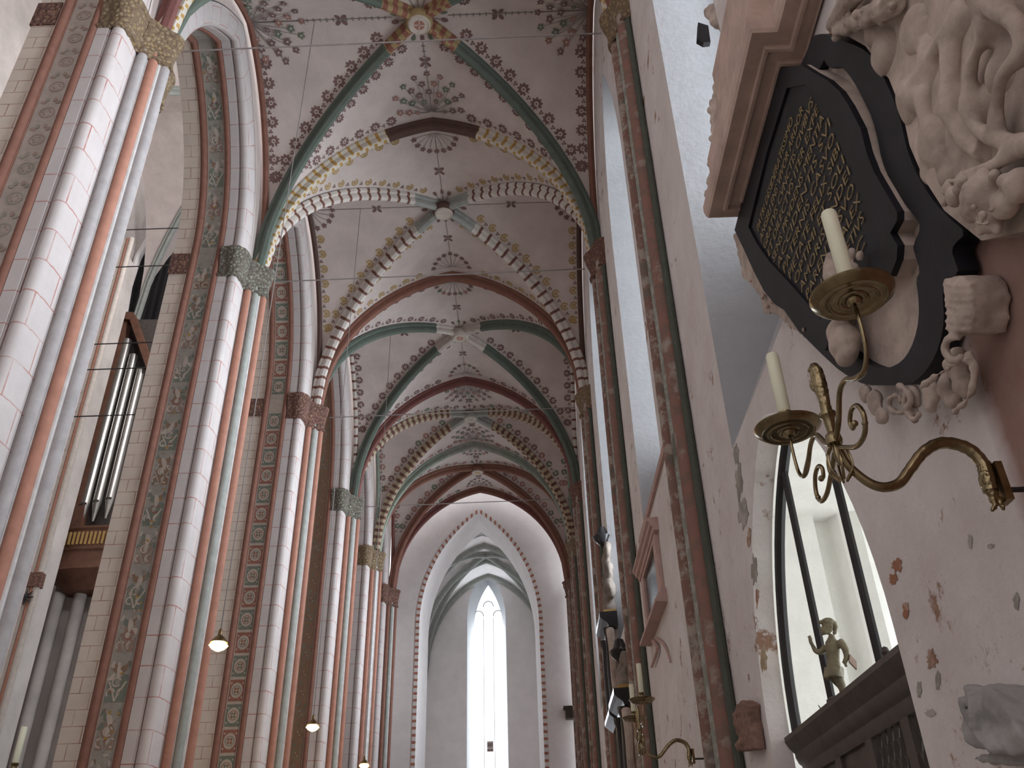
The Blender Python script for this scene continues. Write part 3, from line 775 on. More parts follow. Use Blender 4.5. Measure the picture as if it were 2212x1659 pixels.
# nave vault
root = thing('ceiling', 'high nave vault with painted ribs glimpsed over the organ', 'vault', (-15, 36, 42), kind='structure')
NXM, NHA = -15.0, 7.6
def nz(t): return 33.0+(gz(t)-Z0)*2.05
web = MB()
for s in (-1, 1):
    for q in (-1, 1):
        ra, rb = [], []
        for k in range(15):
            v = q*k/14
            ra.append([V((NXM+s*NHA*lerp(abs(v), 1, j/4), 35.0+6.5*v, nz(v))) for j in range(5)]); rb.append([V((NXM+NHA*v, 35.0+s*6.5*lerp(abs(v), 1, j/4), nz(v))) for j in range(5)])
        web.grid(ra); web.grid(rb)
web.add([V((-24, -12, 44)), V((-6, -12, 44)), V((-6, 28.6, 44)), V((-24, 28.6, 44))], [(0, 1, 2, 3)])
web.build('vault_web', 'vault_plaster', root, smooth=25)
for s in (-1, 1):
    for q in (-1, 1):
        pts = [V((NXM+s*NHA*t, 35+q*6.5*t, nz(t))) for t in [1-k/24 for k in range(25)]]
        rib(root, 'diagonal_rib', pts, V((-q*6.5, s*NHA, 0)).normalized(), 'greygreen', ref=V((NXM, 35, 25)), sc=1.4)
    pts = [V((NXM+s*NHA*t, 28.5, nz(t))) for t in [1-k/24 for k in range(25)]]
    rib(root, 'cross_rib', pts, V((0, 1, 0)), 'maroon', ref=V((NXM, 28.5, 25)), sc=1.4)
root = thing('wall_north', 'far nave arcade wall', 'wall', (-23, 20, 0), kind='structure')
mb = MB(); mb.box((-24.4, -12, 0), (-23.7, 41.5, 46)); mb.build('wall_face', 'nave_grey', root, smooth=0)
mb = MB(); mb.box((-8.4, -12, 26), (-8.0, 41.5, 46)); mb.box((-8.4, -12, 0), (-6.6, 2.6, 26)); mb.build('clerestory_face', 'plaster_white', root, smooth=0)
# far arcade pier beside the organ
t = thing('nave_pier', 'distant nave pier with a flowered band, to the left of the organ pipes', 'pier', (-21.3, 35.4, 0))
mb = MB(); mb.box((-22.6, 34.2, 0), (-20.55, 36.6, 33)); mb.build('pier_core', 'nave_grey', t, smooth=0)
for k, (px_, w_, mt) in enumerate(((140, .16, 'greyblue'), (152, .14, 'pinkish'), (186, .10, 'orange'), (193, .13, 'fresco_faint'))):
    p = at(px_, 850, Y=34.1); mb = MB(); mb.tube([(p.x, 34.12, 0), (p.x, 34.12, 33)], w_, 10); mb.build('pier_shaft', mt, t)
p = at(170, 850, Y=34.1); mb = MB(); mb.box((p.x-.24, 34.08, 0), (p.x+.24, 34.2, 33), 0)
for k in range(60): blob2(mb, lambda a, c: V((p.x+a, 34.06, c)), random.uniform(-.05, .05), 12+.33*k, .10, .10, 1+k % 3, 8)
mb.build('painted_band', ['fresco_faint', 'fresco_green', 'fresco_red', 'maroon'], t, smooth=0)
mb = MB(); q = at(70, 1252, Y=34.0); mb.box((q.x-.5, 33.95, q.z-.3), (q.x+.35, 34.3, q.z+.3)); mb.build('capital', 'capital_red', t, smooth=0)
# star ornament of iron on that pier
q = at(55, 1290, Y=33.9); mb = MB()
for k in range(8): 
    a = k*PI/4; mb.tube([q, q+V((math.cos(a)*.33, 0, math.sin(a)*.33))], [.07, .015], 6)
tag(mb.build('star_ornament', 'iron', origin=q), 'dark spiky star ornament fixed low on the distant nave pier', 'ornament')
# organ
YO = 38.4
t = thing('pipe_organ', 'organ with four tall silver pipes in a brown wooden case, seen in the nave', 'organ', tuple(at(170, 1150, Y=YO)))
def fp(px_, py_, Y=YO): return at(px_, py_, Y=Y)
mb = MB(); a = fp(250, 678, YO-.2); b2 = fp(147, 1140, YO-.2); c = fp(172, 1140, YO-.2); d = fp(276, 690, YO-.2)
mb.prism([a, d, c, b2], (0, .5, 0)); mb.build('case_post', 'organ_wood', t, smooth=0)
mb = MB(); mb.prism([fp(246, 672, YO-.4), fp(288, 674, YO-.4), fp(330, 790, YO-.4), fp(316, 795, YO-.4), fp(280, 690, YO-.4), fp(250, 686, YO-.4)], (0, .6, 0)); mb.build('case_cornice', 'organ_wood', t, smooth=0)
mb = MB(); mb.prism([fp(255, 690, YO+.5), fp(420, 690, YO+.5), fp(330, 1145, YO+.5), fp(150, 1145, YO+.5)], (0, .3, 0)); mb.build('case_back', 'dark_wood', t, smooth=0)
for k, (tx, ty, bx, by) in enumerate(((264, 700, 157, 1100), (275, 735, 183, 1092), (288, 768, 209, 1086), (301, 798, 236, 1080))):
    top, bot = fp(tx, ty), fp(bx, by); foot = fp(bx-5+1.0*k*.5, by+36)
    ax = (top.x+bot.x)/2
    mb = MB(); r = .235-.012*k
    mb.tube([(bot.x+.02, YO, bot.z), (bot.x+.02, YO, top.z)], r, 16); mb.tube([(bot.x+.02, YO, foot.z-.1), (bot.x+.02, YO, bot.z)], [r*.25, r], 14)
    pp = mb.build('organ_pipe', 'pipe_metal', t)
    mm = MB(); mm.box((bot.x-.13, YO-r-.03, bot.z-.03), (bot.x+.17, YO-r+.05, bot.z+.05)); mm.build('pipe_mouth', 'dark_wood', pp, smooth=0)
g0, g1, g2, g3 = fp(105, 1145, YO-1.2), fp(330, 1140, YO-1.2), fp(330, 1245, YO-1.2), fp(92, 1235, YO-1.2)
mb = MB(); zt, zb = g0.z, g3.z
outl = [(g0.x-.1, YO+.6), (g0.x-.1, YO-.5), (g0.x+.4, YO-1.0), (g0.x+1.5, YO-1.25), (g0.x+3.2, YO-1.25), (g0.x+4.6, YO-.6), (g0.x+4.6, YO+.6)]
rows = []
for z, e in ((zb-.7, .55), (zb-.25, .75), (zb, .98), (zb+.1, 1.04), (zb+.2, 1.0), (zt-1.1, 1.0), (zt-1.0, 1.05), (zt-.1, 1.03), (zt, 1.08), (zt+.1, 1.08)):
    cx_ = g0.x+2.2; rows.append([V((cx_+(x-cx_)*e, YO+(y-YO)*e, z)) for x, y in outl])
mb.grid(rows); mb.add(rows[-1], [list(range(len(outl)))]); mb.add(rows[0], [list(range(len(outl)))[::-1]])
mb.build('organ_gallery', 'organ_wood', t, smooth=30)
mb = MB()
for k in range(16): mb.box((g0.x+.35+.19*k, YO-1.36, zt-.8), (g0.x+.43+.19*k, YO-1.28, zt-.2))
mb.build('gallery_baluster', 'ochre', t, smooth=0)
mb = MB()
for k in range(4):
    x = g0.x+.6+1.0*k; mb.tube([(x, YO, 0), (x, YO, zb-.6)], .28, 10)
mb.build('gallery_column', 'nave_grey', t)
t_ = MB(); t_.box((g0.x+.2, YO+.3, 0), (g0.x+4.5, YO+.5, zb)); t_.build('gallery_panel', 'nave_grey', t, smooth=0)
for k, (x0, x1, y_) in enumerate(((255, 420, 577), (288, 420, 496), (190, 330, 744), (178, 330, 799), (160, 300, 900))):
    p, q = at(x0, y_, Y=33), at(x1+40, y_-3-4, Y=33); mb = MB(); mb.tube([(max(p.x-2.0, -23.6), 33, p.z), (-8.42, 33, p.z)], .028, 6)
    tag(mb.build('nave_tie_rod', 'iron', origin=((p.x-8)/2, 33, p.z)), ['iron rod crossing the dark opening in the nave, level with the green capital', 'uppermost thin iron rod in the nave, just under the vault', 'iron rod crossing in front of the top of the tallest organ pipe', 'iron rod crossing in front of the organ pipes, second from the top of the case', 'iron rod crossing the middle of the organ pipes'][k], 'tie rod', 'iron rods across the nave')

# floor, bounding walls behind the camera
mb = MB(); mb.box((-24, -12, -.3), (9, 52, 0)); tag(mb.build('floor', 'floor_stone', smooth=0), kind='structure')
mb = MB(); mb.box((-23.4, -12.3, 0), (2.6, -12, 46)); tag(mb.build('wall_front', 'plaster_white', smooth=0), kind='structure')
mb = MB(); mb.box((XW, -12, 0), (XW+.4, -2, 22.2)); tag(mb.build('wall_right_rear', 'plaster_white', smooth=0), kind='structure')
mb = MB(); mb.box((-8.4, -12, 21.6), (XW+.4, 3.6, 22.2)); tag(mb.build('ceiling_rear', 'vault_plaster', smooth=0), kind='structure')
#PART2BEGIN
# ================================================================== SIDE CHAPEL behind the first bay
root = thing('wall_chapel', 'bright white walls of the side chapel behind the iron grille', 'wall', (4.2, 10, 0), kind='structure')
mb = MB()
path = [(2.45, 10.0), (3.50, 10.0), (3.56, 10.22), (3.74, 10.22), (3.80, 10.0), (4.02, 9.92), (4.10, 9.95), (6.4, 11.6)]
mb.grid([[V((x, y, 0)) for x, y in path], [V((x, y, 6.0)) for x, y in path]]); mb.build('far_face', 'chapel_white', root, smooth=0)
mb = MB(); mb.grid([[V((2.45, 4.2, z)), V((6.4, 4.2, z))] for z in (0, 6.0)]); mb.build('near_face', 'chapel_white', root, smooth=0)
mb = MB(); y0, y1 = 5.2, 11.0
loops = [[V((6.4, 4.2, 0)), V((6.4, 11.6, 0)), V((6.4, 11.6, 6.0)), V((6.4, 4.2, 6.0))], [V((6.4, y0, 1.2)), V((6.4, y1, 1.2)), V((6.4, y1, 5.4)), V((6.4, y0, 5.4))]]
mb.add([p for l in loops for p in l], [list(t) for t in tessellate_polygon(loops)]); mb.build('south_face', 'chapel_white', root, smooth=0)
mb = MB(); mb.add([V((2.45, 4.2, 6.0)), V((6.4, 4.2, 6.0)), V((6.4, 11.6, 6.0)), V((2.45, 11.6, 6.0))], [(0, 1, 2, 3)]); mb.build('chapel_ceiling', 'chapel_white', root, smooth=0)
wn += 1; w = thing('window_%d' % wn, None, None, (6.4, 8, 1.2), kind='structure')
mb = MB(); mb.box((6.42, y0, 1.2), (6.43, y1, 5.4)); mb.build('glass_pane', 'window_glass', w, smooth=0)
for k in range(1, 4): mb = MB(); y = lerp(y0, y1, k/4); mb.box((6.36, y-.06, 1.2), (6.48, y+.06, 5.4)); mb.build('mullion', 'grey_stone', w, smooth=0)

XG = 2.40
t = thing('iron_grille', 'dark iron frame and two upright bars standing in the chapel opening', 'grille', (XG, CH.m, 3.2))
mb = MB(); lp = CH.loop(-.03, 3.2, 14)[1:-1]; mb.tube([V((XG, y, z)) for y, z in lp], .05, 8); mb.build('arched_frame', 'iron', t)
for px, py in ((1801, 1530), (1909, 1459)):
    y = at(px, py, X=XG).y; ztop = min(5.6, 3.2+math.sqrt(max(.01, CH.R**2-(abs(y-CH.m)+CH.R-CH.a)**2))-.05)
    mb = MB(); mb.tube([(XG, y, 3.195), (XG, y, ztop)], .034, 8); mb.build('upright_bar', 'iron', t)

t = thing('wooden_screen', 'dark wooden chapel screen with a heavy cornice and pierced lattice panels', 'screen', (XG, CH.m, 0))
def extr_y(prof, ya, yb, mb, mi=0):
    mb.grid([[V((x, ya, z)) for x, z in prof], [V((x, yb, z)) for x, z in prof]], mi)
    for y in (ya, yb): mb.add([V((x, y, z)) for x, z in prof], [list(range(len(prof)))], mi)
mb = MB(); extr_y([(2.52, 2.86), (2.40, 2.86), (2.385, 2.90), (2.385, 2.95), (2.36, 2.97), (2.34, 3.02), (2.34, 3.05), (2.30, 3.10), (2.27, 3.15), (2.27, 3.19), (2.52, 3.19)], 5.24, 8.46, mb); mb.build('cornice', 'dark_wood', t, smooth=30)
for y in (5.30, 6.02, 6.75, 7.5, 8.38):
    mb = MB(); mb.box((2.40, y-.07, 0), (2.5, y+.07, 2.87)); mb.build('stile', 'dark_wood', t, smooth=0)
mb = MB(); mb.box((2.41, 5.3, 1.0), (2.5, 8.4, 1.12)); mb.build('rail', 'dark_wood', t, smooth=0)
for (ya, yb, lat) in ((5.37, 5.95, 1), (6.09, 6.68, 1), (6.82, 7.43, 0), (7.57, 8.31, 0)):
    mb = MB()
    if lat:
        # crossing laths with open lozenges between them
        n_ = 14; st_ = (yb-ya)/5
        for sg in (1, -1):
            for k in range(-14, 26):
                yy = ya+k*st_; z0_, z1_ = 1.1, 2.87
                # lath runs from (y, z0) upward with slope 2
                pa, pb = (yy, z0_), (yy+sg*(z1_-z0_)/1.9, z1_)
                def cl(q_, r_, lim):
                    f = (lim-q_[0])/(r_[0]-q_[0]); return (lim, lerp(q_[1], r_[1], f))
                if max(pa[0], pb[0]) <= ya or min(pa[0], pb[0]) >= yb: continue
                if pa[0] < ya: pa = cl(pa, pb, ya)
                if pa[0] > yb: pa = cl(pa, pb, yb)
                if pb[0] < ya: pb = cl(pa, pb, ya)
                if pb[0] > yb: pb = cl(pa, pb, yb)
                x_ = 2.435+.012*(sg > 0); mb.tube([(x_, *pa), (x_, *pb)], .030, 4, flat=.35)
        mb.build('lattice_panel', 'dark_wood', t, smooth=0)
    else:
        mb.box((2.43, ya, 1.1), (2.46, yb, 2.87)); mb.build('panel', 'dark_wood', t, smooth=0)

# ---- statuette on the screen
YS = at(1815, 1505, X=2.37).y; PPM = FPX/(at(1800, 1440, Y=YS)-CO).dot(_f)
def sp(px, py, dy=0.0): return at(px, py, Y=YS)+V((0, dy, 0))
def sr(r): return r/PPM
t = thing('statuette', 'small gilded figure in a cap with one hand raised, standing on the wooden screen', 'statue', sp(1815, 1505))
mb = MB()
mb.tube(cat([sp(1797, 1371), sp(1797, 1384), sp(1799, 1400), sp(1800, 1422), sp(1802, 1447), sp(1806, 1464)]), [sr(r) for r in (6, 6.5, 7, 7.5, 8.5, 10, 12, 13.5, 14.5, 15, 15.3, 15.5, 15.5, 15.3, 15, 14.5, 14, 13.8, 13.6, 13.6, 13.8, 14, 14.5, 15, 15.3, 15.3, 15, 14.5, 13.5, 12, 9)], 12)
mb.ball(sp(1787, 1353), sr(13.5), scale=(.95, .85, 1.15)); mb.ball(sp(1781, 1363), sr(9)); mb.ball(sp(1772, 1357), sr(3.2)); mb.ball(sp(1777, 1369), sr(4)); mb.ball(sp(1793, 1356, -.035), sr(4))
mb.tube(cat([sp(1806, 1456), sp(1818, 1480), sp(1822, 1500), sp(1819, 1513), sp(1810, 1516)], 4), [sr(r) for r in (10, 10, 10, 9.5, 9, 8.5, 8, 7.5, 7, 6, 5.5, 5.5, 6, 6, 6, 5, 3.5)], 10)
mb.tube(cat([sp(1806, 1456, .08), sp(1824, 1476, .09), sp(1832, 1496, .1), sp(1832, 1507, .1), sp(1823, 1510, .1)], 4), [sr(r) for r in (10, 10, 10, 9.5, 9, 8.5, 8, 7.5, 7, 6, 5.5, 5.5, 6, 6, 6, 5, 3.5)], 10)
mb.tube(cat([sp(1790, 1392, .07), sp(1776, 1404, .07), sp(1765, 1398, .07), sp(1756, 1380, .07)], 4), [sr(r) for r in (8.5, 8.3, 8, 7.4, 6.8, 6.4, 6.2, 6, 5.6, 5.2, 4.9, 4.6, 4.4)], 10)
mb.ball(sp(1755, 1377, .07), sr(5), scale=(.7, 1, 1.2))
for dx, ln in ((-3.5, 7), (-1.2, 9), (1.2, 9.5), (3.2, 8)): mb.tube([sp(1755+dx*.6, 1375, .07), sp(1753+dx*1.3, 1375-ln, .07)], [sr(1.9), sr(1.4)], 6)
mb.tube([sp(1758, 1376, .07), sp(1763, 1371, .07)], [sr(2), sr(1.5)], 6)
mb.tube(cat([sp(1808, 1388, -.05), sp(1819, 1405, -.07), sp(1823, 1425, -.07), sp(1818, 1438, -.06)], 4), [sr(r) for r in (9, 9, 9, 8.6, 8, 7.4, 7, 6.6, 6.2, 5.8, 5.4, 5, 4.6)], 10)
for k in range(4): mb.tube([sp(1818+k*1.6, 1438, -.065), sp(1819+k*1.8, 1446, -.065)], [sr(2), sr(1.5)], 6)
b_ = sculpt('figure_body', mb, 'gilt_figure', t, voxel=.009, disp=.004, dscale=30)
mb = MB(); mb.ball(sp(1788, 1344), sr(15.5), scale=(1, .9, .62)); mb.tube(cat([sp(1801, 1343), sp(1804, 1358), sp(1802, 1372)], 4), [sr(7), sr(7), sr(7), sr(6.5), sr(6), sr(5), sr(5), sr(4), sr(3)], 8); mb.tube([sp(1767, 1344), sp(1790, 1345)], [sr(4), sr(8)], 8)
sculpt('cap_and_hair', mb, 'gilt_figure', t, voxel=.009, disp=.005, dscale=40)
mb = MB(); o_ = [sp(1828, 1420, -.1), sp(1842, 1436, -.1), sp(1843, 1453, -.1), sp(1827, 1436, -.1)]; mb.prism(o_, (0, .03, 0)); mb.build('held_shield', 'brown_stone', t, smooth=0)
mb = MB()
for k in range(9):
    a = PI*k/8; x0, x1 = sp(1785+34*k/8*1.0, 1442), sp(1783+36*k/8, 1466)
    mb.tube([x0+V((0, -.055*math.sin(a), 0)), x1+V((0, -.065*math.sin(a), 0))], [sr(4.5), sr(5)], 6)
    mb.tube([x0+V((0, .055*math.sin(a), 0)), x1+V((0, .065*math.sin(a), 0))], [sr(4.5), sr(5)], 6)
sculpt('tunic_skirt', mb, 'gilt_figure', t, voxel=.009, disp=.004, dscale=30)
mb = MB(); q = sp(1822, 1512, .05); mb.lathe((q.x, q.y, 3.192), [(.11, 0), (.11, .025), (.085, .04), (.02, max(.045, q.z-3.19))], 16); mb.build('base', 'dark_wood', t)
# knob finial on the cornice
mb = MB(); q = at(1922, 1447, X=2.36); mb.lathe((q.x, q.y, 3.19), [(.03, 0), (.035, .02), (.015, .04), (.03, .07), (.02, .10), (.002, .11)], 12); tag(mb.build('finial', 'dark_wood', origin=(q.x, q.y, 3.19)), 'small dark knob finial on the screen cornice beside the right iron bar', 'finial')
mb = MB(); q0, q1 = at(1782, 1543, X=2.36), at(1768, 1524, X=2.36); mb.tube([(q0.x, q0.y, 3.18), (q1.x, q1.y, q1.z)], [.008, .004], 6); tag(mb.build('spike', 'iron', origin=q0), 'thin iron spike leaning on the screen cornice, left of the statuette', 'spike')

# ================================================================== BIG MONUMENT
t = epi = thing('epitaph', 'large carved stone wall monument with a black inscribed tablet in an undulating black frame', 'wall monument', (XW, 4.6, 5.5))
def poly(pxs, X): return [at(x, y, X=X) for x, y in pxs]
TABo = [(1592, 497), (1640, 312), (1690, 148), (1738, 140), (1767, 158), (1796, 174), (1822, 198), (1841, 227), (1867, 277), (1880, 328), (1896, 370), (1928, 425), (1947, 457), (1947, 476), (1932, 503), (1948, 530), (1946, 560), (1931, 597), (1866, 597), (1830, 660), (1790, 757), (1754, 711), (1725, 685), (1680, 657), (1656, 628), (1635, 588), (1613, 540)]
TABi = [(1622, 490), (1662, 330), (1706, 190), (1745, 182), (1775, 200), (1800, 220), (1822, 260), (1842, 310), (1860, 365), (1885, 425), (1903, 470), (1900, 520), (1890, 552), (1850, 552), (1815, 615), (1780, 690), (1748, 652), (1706, 605), (1668, 565), (1640, 525)]
XT = 1.96
def smooth_loop(P, n=3): 
    return P
mb = MB(); mb.prism(poly(TABo, XT+.03), (.015, 0, 0)); mb.build('tablet', 'black_marble', epi, smooth=0)
mb = MB(); mb.prism([p+V((.016, 0, 0)) for p in poly(TABo, XT+.03)], (.13, 0, 0)); mb.build('tablet_body', 'sandstone', epi, smooth=0)
mb = MB(); o3, i3 = poly(TABo, XT+.03), poly(TABi, XT+.03)
mb.prism([p+V((-.022, 0, 0)) for p in o3], (.022, 0, 0), holes=[[p+V((-.022, 0, 0)) for p in i3]]); mb.build('tablet_frame', 'black_marble', epi, smooth=0)
# inscription
lines = ['PATRI DESIDERATISSIMO', 'ANGELI ENS VIVOR ARDOR', 'GRATVS CVNCTIS CIVIBVS', 'ET DILECTVS ITER EXPE', 'SENS PRVDENS MENTIA', 'ACCIDENTIS SVI', 'PATERNIS CASVO', 'PIETATE FELIX SIBI', 'OPTIMI ET SOLI', 'AMORIS VNDEI', 'PARENTIS SVO', 'SENATOR ALEX', 'ANETIVS', 'P C']
ends = [(1709, 249), (1738, 247), (1766, 252), (1780, 278), (1793, 295), (1808, 316), (1817, 342), (1826, 362), (1835, 385), (1847, 410), (1853, 432), (1866, 455), (1868, 478), (1864, 512)]
L0, Ln = at(1707, 252, X=XT), at(1862, 515, X=XT)
def text_mesh(s):
    cu = bpy.data.curves.new('t', 'FONT'); cu.body = s; cu.size = 1.0; cu.resolution_u = 2; cu.extrude = .01; cu.offset = -.012
    o = bpy.data.objects.new('t', cu); COL.objects.link(o); bpy.context.view_layer.update()
    me = bpy.data.meshes.new_from_object(o.evaluated_get(bpy.context.evaluated_depsgraph_get()))
    vs = [v.co.copy() for v in me.vertices]; fs = [list(p.vertices) for p in me.polygons]
    bpy.data.objects.remove(o); bpy.data.meshes.remove(me); return vs, fs
tab_ = [c for c in epi.children if c.name.startswith('tablet') and 'frame' not in c.name and 'body' not in c.name][0]; XI = XT+.022; full = 15
starts = [(1634, 486), (1640, 505), (1648, 524), (1657, 540), (1668, 556), (1680, 572), (1692, 584), (1704, 596), (1716, 607), (1728, 620), (1740, 634), (1752, 648), (1768, 655), (1775, 670)]
for k, s in enumerate(lines):
    a, b2 = at(*starts[k], X=XI), at(*ends[k], X=XI)
    z = lerp(L0.z, Ln.z, k/13)-.02; ys, ye = a.y, b2.y
    if k in (12, 13): ys = lerp(ys, ye, .45 if k == 12 else .6)
    vs, fs = text_mesh(s); wd = max(v.x for v in vs); hgt = (L0.z-Ln.z)/13*.66; sx = (ys-ye)/wd
    mb = MB(); mb.add([V((XI-v.z*.2, ys-v.x*sx, z+v.y/.72*hgt)) for v in vs], fs)
    mb.build('inscription_line', 'gilt_letter', tab_, smooth=0)['label'] = 'gilded Latin capitals'
# undulating outer frame
OUT = [(1752, 78), (1778, 72), (1808, 84), (1842, 96), (1868, 108), (1893, 132), (1908, 165), (1924, 200), (1938, 235), (1948, 270), (1958, 320), (1975, 365), (1996, 405), (2022, 442), (2052, 473), (2088, 503), (2060, 528), (2056, 545), (2062, 560), (2072, 592), (2038, 606), (2036, 640), (2040, 690), (2030, 745), (2012, 785), (1988, 815), (1965, 832), (1915, 833), (1870, 832), (1835, 815), (1800, 790), (1700, 690), (1640, 560), (1660, 330)]
INN = [(1776, 122), (1792, 150), (1815, 143), (1832, 158), (1852, 190), (1870, 225), (1884, 255), (1896, 300), (1904, 345), (1922, 390), (1945, 430), (1975, 465), (1990, 490), (1972, 530), (1975, 545), (1988, 586), (1978, 604), (1984, 640), (1985, 690), (1975, 735), (1958, 770), (1935, 790), (1905, 797), (1870, 785), (1840, 762), (1800, 720), (1720, 640), (1680, 540), (1700, 330)]
XO = 2.03
def chaikin(P):
    out = []
    for i in range(len(P)):
        a, b = P[i], P[(i+1) % len(P)]; out += [(a[0]*.75+b[0]*.25, a[1]*.75+b[1]*.25), (a[0]*.25+b[0]*.75, a[1]*.25+b[1]*.75)]
    return out
OUTs, INNs = chaikin(OUT), chaikin(INN)
mb = MB(); mb.prism(poly(OUTs, XO), (.10, 0, 0), holes=[poly(INNs, XO)]); mb.build('outer_frame', 'black_marble', epi, smooth=30)
mb = MB(); mb.prism(poly(OUTs, 2.09), (.06, 0, 0)); mb.build('backing_slab', 'sandstone', epi, smooth=0)
# entablature
PRO = [(.02, 7.05), (.17, 7.05), (.175, 7.02), (.20, 7.02), (.205, 7.06), (.29, 7.06), (.295, 7.03), (.32, 7.03), (.325, 7.07), (.43, 7.07), (.445, 7.10), (.455, 7.16), (.455, 7.22), (.41, 7.24), (.41, 7.34), (.36, 7.36), (.36, 7.72), (.20, 7.74), (.20, 8.7)]
rows = [[V((XW, 5.42+d, z)), V((XW-d, 5.42+d, z)), V((XW-d, 4.40-d, z)), V((XW-max(d-.18, .02), 4.40-d, z)), V((XW-max(d-.18, .02), 2.6, z))] for d, z in PRO]
mb = MB(); mb.grid(rows); mb.build('entablature', 'brown_stone', epi, smooth=0)
def bld(lst, X):
    """lumps of carving: (px, py, radius px, squash)"""
    m_ = MB()
    for px, py, r, *s in lst:
        p = at(px, py, X=X); k = FPX/((p-CO).dot(_f)); m_.ball(p, r/k, scale=s[0] if s else (.8, 1, 1))
    return m_
def tb(m_, pts, r, X, n=8, flat=1.0):
    P = cat([at(x, y, X=X+(q[0] if q else 0)) for x, y, *q in pts], 5); k = FPX/((P[0]-CO).dot(_f))
    R = r if isinstance(r, (list, tuple)) else (r, r)
    m_.tube(P, [lerp(R[0], R[1], i/(len(P)-1))/k for i in range(len(P))], n, flat=flat); return m_
# stone block and drapery at the upper right
mb = MB(); mb.prism(poly([(1800, 60), (1826, -60), (2330, -60), (2330, 420), (2210, 500), (2120, 520), (2040, 455), (1995, 385), (1965, 315), (1950, 245), (1920, 170), (1870, 100)], 2.04), (.11, 0, 0)); mb.build('stone_block', 'sandstone', epi, smooth=0)
mb = bld([(1935, 110, 62), (1990, 210, 66), (2035, 310, 64), (2000, 60, 62), (2075, 200, 60), (2140, 240, 62), (2195, 150, 66), (2190, 40, 66), (2100, 30, 62), (2150, 320, 52), (2070, 380, 44), (2015, 370, 40), (1905, 60, 52), (2030, 130, 60)], 2.09)
for v_ in mb.v: pass
tb(mb, [(2056, 50), (2040, 78), (2000, 130), (1965, 185), (1944, 215)], (20, 13), 2.01)
tb(mb, [(2052, 70), (2054, 150), (2050, 220), (2075, 290), (2122, 330)], (24, 24), 2.01)
tb(mb, [(2005, 190), (2005, 240), (2015, 300), (2045, 350)], (24, 26), 2.05)
tb(mb, [(2108, 10), (2125, 60), (2094, 150), (2090, 220), (2112, 275), (2170, 305), (2240, 310)], (20, 20), 1.98)
tb(mb, [(2095, -20), (2160, 20), (2196, 60), (2204, 110), (2165, 165), (2150, 230), (2150, 280)], (24, 20), 1.96)
tb(mb, [(2040, 398), (2080, 382), (2120, 370), (2170, 345), (2240, 305)], (13, 16), 1.95)
sculpt('drapery', mb, 'sandstone', epi, voxel=.018, disp=.025, dscale=7, smooth_it=12)
mb = MB(); random.seed(4)
for k in range(46):
    f = random.random(); p = at(lerp(1806, 1930, f)+random.uniform(-20, 20)*(.4+f*.6), lerp(66, 6, f)+random.uniform(-18, 18), X=1.95+random.uniform(-.05, .05)); mb.ball(p, random.uniform(.020, .036), n=10)
tb(mb, [(1806, 66), (1866, 40), (1930, 6)], (12, 26), 1.96)
tb(mb, [(1793, 62), (1800, 48), (1820, 20), (1850, -20)], (10, 24), 1.95)
sculpt('fruit_garland', mb, 'sandstone', epi, voxel=.009, disp=.004, dscale=40, smooth_it=1)
# cherub head low on the right
mb = bld([(2128, 425, 58, (.9, 1, .95)), (2140, 472, 34), (2100, 450, 32), (2172, 440, 36), (2062, 425, 24), (2048, 408, 16), (2040, 438, 11), (2200, 400, 40), (2118, 497, 15), (2152, 494, 14), (2085, 392, 26)], 1.95)
for px, py in ((2103, 448), (2142, 452)): mb.ball(at(px, py, X=1.84), .014)
mb.ball(at(2122, 466, X=1.83), .02); tb(mb, [(2108, 480, -.08), (2124, 484, -.1), (2140, 480, -.08)], (5, 5), 1.92)
for k in range(7): a = PI*(.1+k*.13); mb.ball(at(2128+60*math.cos(a)*-1, 425-50*math.sin(a), X=1.93), .03)
sculpt('cherub_head', mb, 'sandstone', epi, voxel=.010, disp=.008, dscale=22)
# cherub over the lower tip of the tablet, and the console under it
mb = bld([(1800, 590, 34, (.6, .8, 1.3)), (1782, 640, 26), (1812, 645, 30), (1840, 548, 14), (1857, 553, 11), (1846, 603, 20), (1842, 580, 15), (1795, 560, 16), (1830, 620, 26)], 1.90)
sculpt('small_cherub', mb, 'sandstone', epi, voxel=.010, disp=.008, dscale=25)
mb = bld([(1825, 740, 48, (.7, 1, .8)), (1830, 765, 40, (.6, 1, .6)), (1815, 720, 36)], 1.96); sculpt('console', mb, 'sandstone', epi, voxel=.012, disp=.006, dscale=18)
# scrolls of the lower right
mb = MB()
mb.prism(poly([(2036, 612), (2042, 600), (2080, 596), (2096, 610), (2104, 640), (2102, 690), (2098, 722), (2066, 724), (2052, 700), (2044, 650)], 1.98), (.16, 0, 0))
for k in range(7): tb(mb, [(2046, 612+k*16), (2072, 618+k*16, -.02), (2100, 616+k*16)], (6, 6), 1.98)
def spiral(px, py, r0, r1, turns, X, w0, w1, a0=0.0, sy=1.0):
    return [(px+lerp(r0, r1, k/22)*math.cos(a0+turns*2*PI*k/22), py+sy*lerp(r0, r1, k/22)*math.sin(a0+turns*2*PI*k/22)) for k in range(23)]
tb(mb, [(2075, 728), (2050, 732), (2040, 752), (2052, 775), (2072, 778), (2078, 765)], (9, 9), 1.97)
sculpt('scroll_strap', mb, 'sandstone', epi, voxel=.010, disp=.008, dscale=20)
mb = bld([(2068, 790, 36, (.6, 1, 1.1)), (2082, 830, 32, (.6, 1, 1.2)), (2045, 835, 30, (.6, 1, 1)), (2010, 850, 30, (.5, 1, 1)), (1975, 858, 26, (.5, 1, .9)), (2060, 865, 26, (.5, 1, .8)), (2010, 880, 22, (.5, 1, .7))], 2.05)
